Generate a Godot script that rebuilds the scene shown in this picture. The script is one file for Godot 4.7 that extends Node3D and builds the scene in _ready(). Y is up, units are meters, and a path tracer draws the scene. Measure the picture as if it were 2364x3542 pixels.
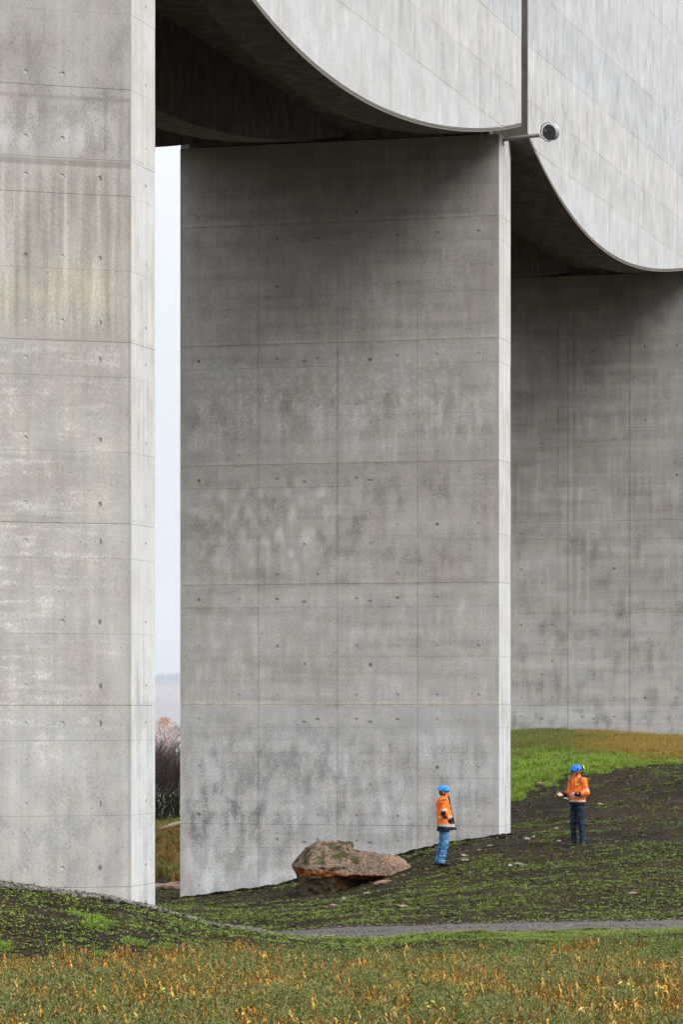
extends Node3D
# A concrete viaduct with wall piers and fish-bellied girders above a seeded slope, two surveyors and a boulder.
# World: x right, y up, z towards the viewer, metres. The bridge axis runs at AXIS degrees into the distance.

const AXIS := -15.5
const PIER_W := 8.24
const PIER_T := 1.3
const DECK_Y := 18.3
const TOP_Y := 28.4
const LIFTS := [0.55, 1.77, 3.0]

var rng := RandomNumberGenerator.new()
var taken := {}
var M := {}
var terrain_x0 := -12.0
var TERRAIN: Array = []
var clod_noise := FastNoiseLite.new()
var lump_noise := FastNoiseLite.new()
var patch_noise := FastNoiseLite.new()


class MB:
	# collects triangles for one mesh
	var v := PackedVector3Array()
	var n := PackedVector3Array()
	var t := PackedVector2Array()
	var c := PackedColorArray()
	func tri(a: Vector3, b: Vector3, d: Vector3, nn: Vector3, ua := Vector2.ZERO, ub := Vector2.ZERO, ud := Vector2.ZERO, col := Color.WHITE) -> void:
		if (d - a).cross(b - a).dot(nn) < 0.0:
			var x := b; b = d; d = x
			var y := ub; ub = ud; ud = y
		v.append(a); v.append(b); v.append(d)
		for i in 3:
			n.append(nn); c.append(col)
		t.append(ua); t.append(ub); t.append(ud)
	func quad(a: Vector3, b: Vector3, d: Vector3, e: Vector3, nn: Vector3, col := Color.WHITE, ua := Vector2.ZERO, ub := Vector2.ZERO, ud := Vector2.ZERO, ue := Vector2.ZERO) -> void:
		tri(a, b, d, nn, ua, ub, ud, col)
		tri(a, d, e, nn, ua, ud, ue, col)
	func flat(a: Vector3, b: Vector3, d: Vector3, col := Color.WHITE) -> void:
		var nn := (d - a).cross(b - a)
		if nn.length_squared() > 1e-14:
			tri(a, b, d, nn.normalized(), Vector2(a.x, a.y), Vector2(b.x, b.y), Vector2(d.x, d.y), col)
	func box(lo: Vector3, hi: Vector3, col := Color.WHITE, tf := Transform3D.IDENTITY) -> void:
		var p := []
		for i in 8:
			p.append(tf * Vector3(hi.x if i & 1 else lo.x, hi.y if i & 2 else lo.y, hi.z if i & 4 else lo.z))
		for f in [[0, 1, 3, 2, Vector3.FORWARD], [4, 5, 7, 6, Vector3.BACK], [0, 2, 6, 4, Vector3.LEFT], [1, 3, 7, 5, Vector3.RIGHT], [0, 1, 5, 4, Vector3.DOWN], [2, 3, 7, 6, Vector3.UP]]:
			quad(p[f[0]], p[f[1]], p[f[2]], p[f[3]], (tf.basis * f[4]).normalized(), col, Vector2(0, 0), Vector2(1, 0), Vector2(1, 1), Vector2(0, 1))
	func tube(pts: Array, radii: Array, sides := 8, col := Color.WHITE, caps := true) -> void:
		var rings := []
		var cen := []
		var side := Vector3.ZERO
		for i in pts.size():
			var d: Vector3 = (pts[mini(i + 1, pts.size() - 1)] - pts[maxi(i - 1, 0)]).normalized()
			if side == Vector3.ZERO:
				side = d.cross(Vector3.UP if absf(d.y) < 0.9 else Vector3.RIGHT)
			side = (side - d * side.dot(d)).normalized()
			var up := d.cross(side)
			var ring := []
			for k in sides:
				var an := TAU * k / sides
				ring.append(side * cos(an) + up * sin(an))
			rings.append(ring)
			cen.append(pts[i])
		for i in pts.size() - 1:
			for k in sides:
				var k2 := (k + 1) % sides
				var a: Vector3 = cen[i] + rings[i][k] * radii[i]
				var b: Vector3 = cen[i] + rings[i][k2] * radii[i]
				var d2: Vector3 = cen[i + 1] + rings[i + 1][k2] * radii[i + 1]
				var e: Vector3 = cen[i + 1] + rings[i + 1][k] * radii[i + 1]
				smooth(a, b, d2, rings[i][k], rings[i][k2], rings[i + 1][k2], col)
				smooth(a, d2, e, rings[i][k], rings[i + 1][k2], rings[i + 1][k], col)
		if caps:
			for e2 in [0, pts.size() - 1]:
				var nn: Vector3 = (pts[e2] - pts[1 if e2 == 0 else e2 - 1]).normalized()
				for k in sides:
					tri(cen[e2], cen[e2] + rings[e2][k] * radii[e2], cen[e2] + rings[e2][(k + 1) % sides] * radii[e2], nn, Vector2.ZERO, Vector2.ZERO, Vector2.ZERO, col)
	func smooth(a: Vector3, b: Vector3, d: Vector3, na: Vector3, nb: Vector3, nd: Vector3, col := Color.WHITE) -> void:
		if (d - a).cross(b - a).dot(na + nb + nd) < 0.0:
			var x := b; b = d; d = x
			var y := nb; nb = nd; nd = y
		v.append(a); v.append(b); v.append(d)
		n.append(na); n.append(nb); n.append(nd)
		for i in 3:
			c.append(col); t.append(Vector2.ZERO)
	func mesh() -> ArrayMesh:
		var arr := []
		arr.resize(Mesh.ARRAY_MAX)
		arr[Mesh.ARRAY_VERTEX] = v
		arr[Mesh.ARRAY_NORMAL] = n
		arr[Mesh.ARRAY_TEX_UV] = t
		arr[Mesh.ARRAY_COLOR] = c
		var m := ArrayMesh.new()
		m.add_surface_from_arrays(Mesh.PRIMITIVE_TRIANGLES, arr)
		return m


class SDF:
	# a distance field on a grid, meshed as surface nets
	var o: Vector3
	var h: float
	var nx: int
	var ny: int
	var nz: int
	var f := PackedFloat32Array()
	func _init(lo: Vector3, hi: Vector3, cell: float) -> void:
		o = lo; h = cell
		nx = int(ceil((hi.x - lo.x) / cell)) + 1
		ny = int(ceil((hi.y - lo.y) / cell)) + 1
		nz = int(ceil((hi.z - lo.z) / cell)) + 1
		f.resize(nx * ny * nz)
		f.fill(1.0)
	func cap(a: Vector3, b: Vector3, ra: float, rb: float, k := 0.03, sx := 1.0, sz := 1.0) -> void:
		# tapered capsule; sx, sz flatten it across x or z
		var m := maxf(ra, rb) + k + 2.0 * h
		var lo := (a.min(b) - Vector3.ONE * m - o) / h
		var hi := (a.max(b) + Vector3.ONE * m - o) / h
		var sc := Vector3(1.0 / sx, 1.0, 1.0 / sz)
		var a2 := a * sc
		var ab := b * sc - a2
		var ll := maxf(ab.length_squared(), 1e-9)
		for z in range(maxi(0, int(lo.z)), mini(nz, int(hi.z) + 2)):
			for y in range(maxi(0, int(lo.y)), mini(ny, int(hi.y) + 2)):
				var row := (z * ny + y) * nx
				for x in range(maxi(0, int(lo.x)), mini(nx, int(hi.x) + 2)):
					var p := (o + Vector3(x, y, z) * h) * sc - a2
					var t := clampf(p.dot(ab) / ll, 0.0, 1.0)
					var d := (p - ab * t).length() - lerpf(ra, rb, t)
					var g := f[row + x]
					var q := maxf(k - absf(d - g), 0.0) / k
					f[row + x] = minf(d, g) - q * q * k * 0.25
	func cut(nn: Vector3, at: float) -> void:
		# keep what lies below the plane nn.p = at
		for z in nz:
			for y in ny:
				var row := (z * ny + y) * nx
				for x in nx:
					f[row + x] = maxf(f[row + x], nn.dot(o + Vector3(x, y, z) * h) - at)
	func build(mb: MB, paint: Callable) -> void:
		var index := {}
		var vs := PackedVector3Array()
		var ns := PackedVector3Array()
		var sy := nx
		var sz := nx * ny
		var offs := [0, 1, sy, sy + 1, sz, sz + 1, sz + sy, sz + sy + 1]
		var corner := [Vector3(0, 0, 0), Vector3(1, 0, 0), Vector3(0, 1, 0), Vector3(1, 1, 0), Vector3(0, 0, 1), Vector3(1, 0, 1), Vector3(0, 1, 1), Vector3(1, 1, 1)]
		var edges := [[0, 1], [2, 3], [4, 5], [6, 7], [0, 2], [1, 3], [4, 6], [5, 7], [0, 4], [1, 5], [2, 6], [3, 7]]
		for z in nz - 1:
			for y in ny - 1:
				for x in nx - 1:
					var i := z * sz + y * sy + x
					var f0 := f[i]
					if absf(f0) > 3.0 * h:
						continue
					var s := f0 < 0.0
					if (f[i + 1] < 0.0) == s and (f[i + sy] < 0.0) == s and (f[i + sy + 1] < 0.0) == s and (f[i + sz] < 0.0) == s and (f[i + sz + 1] < 0.0) == s and (f[i + sz + sy] < 0.0) == s and (f[i + sz + sy + 1] < 0.0) == s:
						continue
					var sum := Vector3.ZERO
					var cnt := 0
					for e in edges:
						var fa := f[i + offs[e[0]]]
						var fb := f[i + offs[e[1]]]
						if (fa < 0.0) != (fb < 0.0):
							sum += corner[e[0]].lerp(corner[e[1]], fa / (fa - fb))
							cnt += 1
					index[i] = vs.size()
					vs.append(o + (Vector3(x, y, z) + sum / cnt) * h)
					ns.append(Vector3.ZERO)
		var quads := PackedInt32Array()
		for i in index:
			var s := f[i] < 0.0
			for ax in 3:
				var st: int = [1, sy, sz][ax]
				var u: int = [sy, sz, 1][ax]
				var w: int = [sz, 1, sy][ax]
				if (f[i + st] < 0.0) == s:
					continue
				if not (index.has(i - u) and index.has(i - w) and index.has(i - u - w)):
					continue
				var q := [index[i], index[i - u], index[i - u - w], index[i - w]]
				if s:
					q.reverse()
				for k in q:
					quads.append(k)
		for k in range(0, quads.size(), 4):
			var a := vs[quads[k]]
			var nn := (vs[quads[k + 2]] - a).cross(vs[quads[k + 3]] - vs[quads[k + 1]])
			for j in 4:
				ns[quads[k + j]] += nn
		var cs := PackedColorArray()
		# orient by the field's gradient
		var flip := 0.0
		for k in mini(vs.size(), 400):
			var g := (vs[k] - o) / h
			var i2 := int(g.z) * sz + int(g.y) * sy + int(g.x)
			flip += Vector3(f[i2 + 1] - f[i2], f[i2 + sy] - f[i2], f[i2 + sz] - f[i2]).dot(ns[k])
		for k in vs.size():
			ns[k] = (ns[k] * signf(flip)).normalized()
			cs.append(paint.call(vs[k], ns[k]))
		for k in range(0, quads.size(), 4):
			for tr in [[0, 1, 2], [0, 2, 3]]:
				var a := quads[k + tr[0]]
				var b := quads[k + tr[1]]
				var d := quads[k + tr[2]]
				if (vs[d] - vs[a]).cross(vs[b] - vs[a]).dot(ns[a] + ns[b] + ns[d]) < 0.0:
					var x2 := b; b = d; d = x2
				for q2 in [a, b, d]:
					mb.v.append(vs[q2]); mb.n.append(ns[q2]); mb.c.append(cs[q2]); mb.t.append(Vector2.ZERO)


func numbered(called: String) -> String:
	if not taken.has(called):
		taken[called] = 0
		return called
	taken[called] += 1
	return "%s_%03d" % [called, taken[called]]


func tag(o: Node, label: String, category: String, group := "", kind := "") -> Node:
	if label: o.set_meta("label", label)
	if category: o.set_meta("category", category)
	if group: o.set_meta("group", group)
	if kind: o.set_meta("kind", kind)
	return o


func thing(called: String, label: String, category: String, at := Vector3.ZERO, turn := 0.0, group := "") -> Node3D:
	var o := Node3D.new()
	o.name = numbered(called)
	add_child(o)
	o.position = at
	o.rotation.y = turn
	tag(o, label, category, group)
	return o


func obj(called: String, mesh: Mesh, mat: Material, parent: Node, at := Vector3.ZERO) -> MeshInstance3D:
	var o := MeshInstance3D.new()
	o.name = numbered(called) if parent == self else called
	o.mesh = mesh
	o.material_override = mat
	o.position = at
	parent.add_child(o, true)
	return o


func mat(col: Color, rough := 0.9, metal := 0.0, vertex := false) -> StandardMaterial3D:
	var m := StandardMaterial3D.new()
	m.albedo_color = col.linear_to_srgb()
	m.roughness = rough
	m.metallic = metal
	m.vertex_color_use_as_albedo = vertex
	m.metallic_specular = 0.35
	return m


# ---------------------------------------------------------------- terrain
func table_height(x: float, d: float) -> float:
	# d is the distance in front of the viewer; Catmull-Rom over the surveyed heights
	var fx := clampf((x - terrain_x0) / 2.0, 0.0, 12.999)
	var fz: float
	if d < 44.0:
		fz = clampf((d - 8.0) / 4.0, 0.0, 8.9999)
	else:
		fz = clampf(9.0 + (d - 44.0) / 2.0, 9.0, 51.999)
	var ix := int(fx)
	var iz := int(fz)
	var tx := fx - ix
	var tz := fz - iz
	var col := [0.0, 0.0, 0.0, 0.0]
	for k in 4:
		var row: Array = TERRAIN[clampi(iz + k - 1, 0, 52)]
		col[k] = cubic_interpolate(row[ix], row[ix + 1], row[maxi(ix - 1, 0)], row[mini(ix + 2, 13)], tx)
	return cubic_interpolate(col[1], col[2], col[0], col[3], tz)


func ground(x: float, d: float) -> float:
	var y := table_height(x, d)
	if d > 130.0:
		y -= minf((d - 130.0) * 0.03, 9.0)
	if x < -12.0:
		y -= minf((-12.0 - x) * 0.01, 2.0)
	if x > 14.0:
		y += minf((x - 14.0) * 0.02, 1.0)
	return y


func ground_rough(x: float, d: float) -> float:
	var y := ground(x, d)
	if d < 125.0 and absf(x) < 18.0:
		y += lump_noise.get_noise_2d(x, d) * 0.07 + clod_noise.get_noise_2d(x, d) * 0.025
	return y


func survey() -> void:
	# heights every 2 m across; every 4 m to 44 m out, then every 2 m
	TERRAIN = [
		[1.97, 1.96, 1.95, 1.95, 1.95, 1.95, 1.95, 1.95, 1.95, 1.95, 1.95, 1.96, 1.97, 2.00],
		[1.79, 1.77, 1.75, 1.74, 1.75, 1.75, 1.75, 1.75, 1.75, 1.75, 1.75, 1.76, 1.79, 1.82],
		[1.62, 1.58, 1.55, 1.54, 1.55, 1.55, 1.56, 1.55, 1.55, 1.55, 1.55, 1.57, 1.60, 1.64],
		[1.45, 1.40, 1.37, 1.36, 1.37, 1.37, 1.37, 1.37, 1.37, 1.36, 1.37, 1.39, 1.42, 1.47],
		[1.30, 1.24, 1.20, 1.19, 1.19, 1.20, 1.20, 1.20, 1.20, 1.19, 1.20, 1.22, 1.25, 1.30],
		[1.16, 1.09, 1.04, 1.02, 1.03, 1.04, 1.04, 1.04, 1.03, 1.03, 1.03, 1.05, 1.09, 1.14],
		[1.04, 0.94, 0.87, 0.85, 0.86, 0.88, 0.88, 0.88, 0.87, 0.87, 0.87, 0.89, 0.92, 0.98],
		[0.94, 0.80, 0.70, 0.66, 0.69, 0.72, 0.72, 0.71, 0.71, 0.70, 0.71, 0.72, 0.76, 0.83],
		[0.88, 0.69, 0.52, 0.42, 0.47, 0.52, 0.51, 0.51, 0.51, 0.51, 0.52, 0.54, 0.59, 0.68],
		[0.92, 0.67, 0.37, 0.22, 0.25, 0.30, 0.25, 0.26, 0.27, 0.27, 0.30, 0.35, 0.44, 0.55],
		[0.99, 0.76, 0.45, 0.28, 0.28, 0.27, 0.16, 0.14, 0.15, 0.16, 0.20, 0.27, 0.37, 0.50],
		[1.08, 0.92, 0.70, 0.53, 0.49, 0.32, 0.09, 0.05, 0.06, 0.08, 0.12, 0.21, 0.32, 0.46],
		[1.17, 1.10, 1.05, 0.88, 0.73, 0.32, 0.05, 0.01, 0.03, 0.06, 0.09, 0.18, 0.30, 0.44],
		[1.24, 1.23, 1.35, 1.18, 0.85, 0.31, 0.06, 0.04, 0.06, 0.10, 0.12, 0.18, 0.29, 0.44],
		[1.27, 1.23, 1.38, 1.24, 0.89, 0.34, 0.11, 0.14, 0.14, 0.20, 0.21, 0.21, 0.30, 0.45],
		[1.25, 1.14, 1.14, 1.03, 0.77, 0.30, 0.04, 0.15, 0.15, 0.23, 0.24, 0.24, 0.33, 0.47],
		[1.20, 1.02, 0.89, 0.70, 0.52, 0.12, -0.08, 0.04, 0.07, 0.12, 0.19, 0.26, 0.37, 0.52],
		[1.10, 0.88, 0.66, 0.45, 0.23, -0.11, -0.11, -0.01, 0.06, 0.12, 0.21, 0.31, 0.42, 0.57],
		[0.91, 0.70, 0.46, 0.25, 0.02, -0.26, -0.08, 0.02, 0.10, 0.18, 0.27, 0.38, 0.50, 0.65],
		[0.68, 0.49, 0.28, 0.08, -0.10, -0.22, -0.07, 0.08, 0.20, 0.29, 0.38, 0.47, 0.59, 0.74],
		[0.45, 0.28, 0.10, -0.05, -0.17, -0.19, -0.06, 0.15, 0.30, 0.40, 0.49, 0.58, 0.71, 0.86],
		[0.21, 0.07, -0.06, -0.17, -0.24, -0.25, -0.09, 0.17, 0.37, 0.51, 0.60, 0.71, 0.84, 1.01],
		[0.00, -0.12, -0.21, -0.28, -0.32, -0.32, -0.16, 0.15, 0.43, 0.61, 0.71, 0.84, 0.99, 1.16],
		[-0.17, -0.28, -0.35, -0.39, -0.38, -0.38, -0.19, 0.19, 0.53, 0.72, 0.83, 0.97, 1.14, 1.33],
		[-0.30, -0.42, -0.48, -0.49, -0.45, -0.42, -0.21, 0.29, 0.67, 0.85, 0.95, 1.11, 1.30, 1.50],
		[-0.42, -0.54, -0.60, -0.61, -0.56, -0.47, -0.19, 0.40, 0.78, 0.96, 1.07, 1.24, 1.46, 1.67],
		[-0.52, -0.64, -0.70, -0.71, -0.66, -0.52, -0.14, 0.44, 0.84, 1.03, 1.18, 1.37, 1.61, 1.84],
		[-0.61, -0.73, -0.79, -0.80, -0.73, -0.52, -0.09, 0.47, 0.87, 1.07, 1.26, 1.49, 1.76, 2.00],
		[-0.67, -0.80, -0.87, -0.86, -0.77, -0.48, -0.04, 0.50, 0.87, 1.11, 1.35, 1.61, 1.89, 2.14],
		[-0.72, -0.85, -0.92, -0.91, -0.78, -0.44, 0.01, 0.53, 0.89, 1.19, 1.47, 1.75, 2.02, 2.26],
		[-0.76, -0.89, -0.96, -0.95, -0.80, -0.45, 0.05, 0.59, 1.01, 1.35, 1.63, 1.89, 2.15, 2.38],
		[-0.77, -0.90, -0.98, -0.98, -0.82, -0.44, 0.10, 0.69, 1.17, 1.54, 1.81, 2.04, 2.27, 2.49],
		[-0.76, -0.89, -0.98, -0.99, -0.84, -0.43, 0.17, 0.83, 1.38, 1.76, 2.00, 2.18, 2.38, 2.60],
		[-0.73, -0.85, -0.94, -0.96, -0.83, -0.41, 0.25, 0.99, 1.59, 1.98, 2.17, 2.29, 2.47, 2.69],
		[-0.68, -0.79, -0.86, -0.87, -0.77, -0.37, 0.36, 1.17, 1.81, 2.16, 2.31, 2.37, 2.54, 2.77],
		[-0.61, -0.70, -0.74, -0.72, -0.66, -0.32, 0.48, 1.38, 2.02, 2.32, 2.41, 2.42, 2.60, 2.81],
		[-0.53, -0.59, -0.61, -0.55, -0.51, -0.23, 0.63, 1.58, 2.22, 2.49, 2.53, 2.53, 2.65, 2.82],
		[-0.43, -0.47, -0.45, -0.38, -0.33, -0.03, 0.80, 1.75, 2.41, 2.66, 2.69, 2.65, 2.71, 2.83],
		[-0.34, -0.35, -0.30, -0.21, -0.14, 0.17, 0.97, 1.92, 2.57, 2.83, 2.84, 2.77, 2.77, 2.84],
		[-0.25, -0.25, -0.18, -0.04, 0.01, 0.32, 1.12, 2.07, 2.73, 2.98, 2.98, 2.89, 2.84, 2.86],
		[-0.17, -0.17, -0.10, 0.08, 0.11, 0.41, 1.23, 2.19, 2.84, 3.09, 3.09, 3.00, 2.92, 2.90],
		[-0.10, -0.11, -0.06, 0.08, 0.16, 0.50, 1.30, 2.22, 2.87, 3.13, 3.15, 3.08, 3.00, 2.96],
		[-0.04, -0.07, -0.06, 0.04, 0.19, 0.58, 1.32, 2.17, 2.80, 3.10, 3.16, 3.12, 3.06, 3.02],
		[-0.01, -0.05, -0.07, -0.01, 0.19, 0.61, 1.30, 2.06, 2.66, 3.00, 3.11, 3.12, 3.10, 3.06],
		[-0.01, -0.06, -0.10, -0.05, 0.18, 0.61, 1.23, 1.91, 2.49, 2.85, 3.02, 3.08, 3.09, 3.07],
		[-0.05, -0.10, -0.13, -0.07, 0.15, 0.56, 1.13, 1.75, 2.29, 2.67, 2.89, 3.00, 3.04, 3.05],
		[-0.12, -0.15, -0.17, -0.10, 0.11, 0.49, 1.00, 1.56, 2.08, 2.47, 2.73, 2.88, 2.97, 3.01],
		[-0.19, -0.21, -0.22, -0.15, 0.05, 0.39, 0.85, 1.37, 1.86, 2.26, 2.55, 2.75, 2.87, 2.94],
		[-0.27, -0.29, -0.28, -0.22, -0.04, 0.27, 0.68, 1.16, 1.64, 2.05, 2.37, 2.60, 2.75, 2.85],
		[-0.35, -0.36, -0.36, -0.29, -0.13, 0.13, 0.50, 0.96, 1.42, 1.84, 2.18, 2.44, 2.62, 2.75],
		[-0.43, -0.44, -0.43, -0.37, -0.24, -0.01, 0.33, 0.75, 1.21, 1.63, 1.99, 2.27, 2.49, 2.64],
		[-0.52, -0.53, -0.51, -0.46, -0.34, -0.14, 0.15, 0.57, 1.01, 1.44, 1.81, 2.11, 2.34, 2.52],
		[-0.60, -0.61, -0.59, -0.54, -0.44, -0.26, 0.00, 0.40, 0.84, 1.25, 1.63, 1.95, 2.20, 2.39],
	]


# ---------------------------------------------------------------- cast concrete
class Face:
	# a computed picture of one cast face: cement film, grain, runs and stains; joints and holes are geometry
	var w: int
	var h: int
	var ppm: float
	var x0: float
	var top: float
	var val := PackedFloat32Array()
	var tint := PackedFloat32Array()
	var layers := {}
	func _init(xmin: float, xmax: float, ymin: float, ymax: float, pixels: float, sd: int, run_freq := 4.5, stretch := 16.0) -> void:
		ppm = pixels; x0 = xmin; top = ymax
		w = int((xmax - xmin) * pixels)
		h = int((ymax - ymin) * pixels)
		val.resize(w * h)
		tint.resize(w * h)
		add("cloud", FastNoiseLite.TYPE_SIMPLEX_SMOOTH, 0.55, 5, 1.0, 1.0, sd)
		add("run", FastNoiseLite.TYPE_SIMPLEX_SMOOTH, run_freq, 5, 1.0, stretch, sd + 1)
		add("blot", FastNoiseLite.TYPE_SIMPLEX_SMOOTH, 2.0, 6, 1.0, 1.8, sd + 2)
		add("grain", FastNoiseLite.TYPE_SIMPLEX, 16.0, 3, 1.0, 1.3, sd + 3)
	func add(called: String, type: int, per_metre: float, octaves: int, sx: float, sy: float, sd: int, warp := 0.0, fractal := FastNoiseLite.FRACTAL_FBM) -> void:
		var n := FastNoiseLite.new()
		n.noise_type = type
		n.seed = sd
		n.frequency = per_metre / ppm
		n.fractal_type = fractal
		n.fractal_octaves = octaves
		n.fractal_gain = 0.55
		if warp > 0.0:
			n.domain_warp_enabled = true
			n.domain_warp_amplitude = warp * ppm
			n.domain_warp_frequency = 0.9 / ppm
			n.domain_warp_fractal_octaves = 3
		if type == FastNoiseLite.TYPE_CELLULAR:
			n.cellular_return_type = FastNoiseLite.RETURN_DISTANCE
			n.cellular_jitter = 1.0
		var im := n.get_image(maxi(int(w / sx), 4), maxi(int(h / sy), 4))
		im.convert(Image.FORMAT_L8)
		if sx != 1.0 or sy != 1.0:
			im.resize(w, h, Image.INTERPOLATE_CUBIC)
		layers[called] = im.get_data()
	func base(tone: float, cloud: float, run: float, blot: float, grain: float, lifts: Array, tones: Array, tints: Array) -> void:
		var a: PackedByteArray = layers.cloud
		var b: PackedByteArray = layers.run
		var c: PackedByteArray = layers.blot
		var d: PackedByteArray = layers.grain
		var i := 0
		for y in h:
			var hy := top - y / ppm
			var k := 0
			while k < lifts.size() and hy < lifts[k]:
				k += 1
			var t0: float = tone + tones[k] - 127.5 * (cloud + run + blot + grain)
			var w0: float = tints[k]
			for x in w:
				val[i] = t0 + a[i] * cloud + b[i] * run + c[i] * blot + d[i] * grain
				tint[i] = w0 + (c[i] - a[i]) * 0.004
				i += 1
	func stain(xa: float, xb: float, ya: float, yb: float, layer: String, lo: float, hi: float, dv: float, dt := 0.0, feather := 0.3, second := "") -> void:
		var px0 := clampi(int((xa - x0) * ppm), 0, w)
		var px1 := clampi(int((xb - x0) * ppm), 0, w)
		var py0 := clampi(int((top - yb) * ppm), 0, h)
		var py1 := clampi(int((top - ya) * ppm), 0, h)
		var a: PackedByteArray = layers[layer]
		var b: PackedByteArray = layers[second if second else layer]
		var g: PackedByteArray = layers.grain
		var fe := maxf(feather * ppm, 1.0)
		var k := 1.0 / (hi - lo)
		dv *= 0.62
		for y in range(py0, py1):
			var ey := minf(minf(y - py0, py1 - y) / fe, 1.0)
			for x in range(px0, px1):
				var i := y * w + x
				var n := ((a[i] + b[i]) * 0.00196 + (g[i] - 127.5) * 0.0011 - lo) * k
				if n > 0.0:
					n = minf(n, 1.0)
					n = n * n * (3.0 - 2.0 * n) * minf(minf(minf(x - px0, px1 - x) / fe, 1.0), ey)
					val[i] += dv * n
					tint[i] += dt * n
	func seam(y: float, thick: float, dv: float, dt := 0.0, layer := "blot", lo := 0.35) -> void:
		stain(x0, x0 + w / ppm, y - thick, y + thick, layer, lo, lo + 0.3, dv, dt, thick * 0.7)
	func upright(x: float, ya: float, yb: float, thick: float, dv: float, lo := 0.3) -> void:
		stain(x - thick, x + thick, ya, yb, "blot", lo, lo + 0.3, dv, 0.1, thick * 0.6, "run")
	func pits(count: int, sd: int) -> void:
		var r := RandomNumberGenerator.new()
		r.seed = sd
		for k in count:
			var i := r.randi_range(0, h - 3) * w + r.randi_range(0, w - 3)
			val[i] -= r.randf_range(20, 60)
			if r.randf() < 0.3:
				val[i + 1] -= 25.0
				val[i + w] -= 25.0
	func texture() -> ImageTexture:
		var out := PackedByteArray()
		out.resize(w * h * 3)
		var j := 0
		for i in w * h:
			var v := clampf(val[i], 30.0, 236.0)
			var t := tint[i]
			out[j] = int(minf(v * (1.0 + 0.020 * t), 255.0))
			out[j + 1] = int(v)
			out[j + 2] = int(minf(v * (1.0 - 0.024 * t), 255.0))
			j += 3
		return ImageTexture.create_from_image(Image.create_from_data(w, h, false, Image.FORMAT_RGB8, out))


func concrete(f: Face) -> StandardMaterial3D:
	var m := StandardMaterial3D.new()
	m.albedo_texture = f.texture()
	m.roughness = 0.88
	m.metallic_specular = 0.3
	return m


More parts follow.
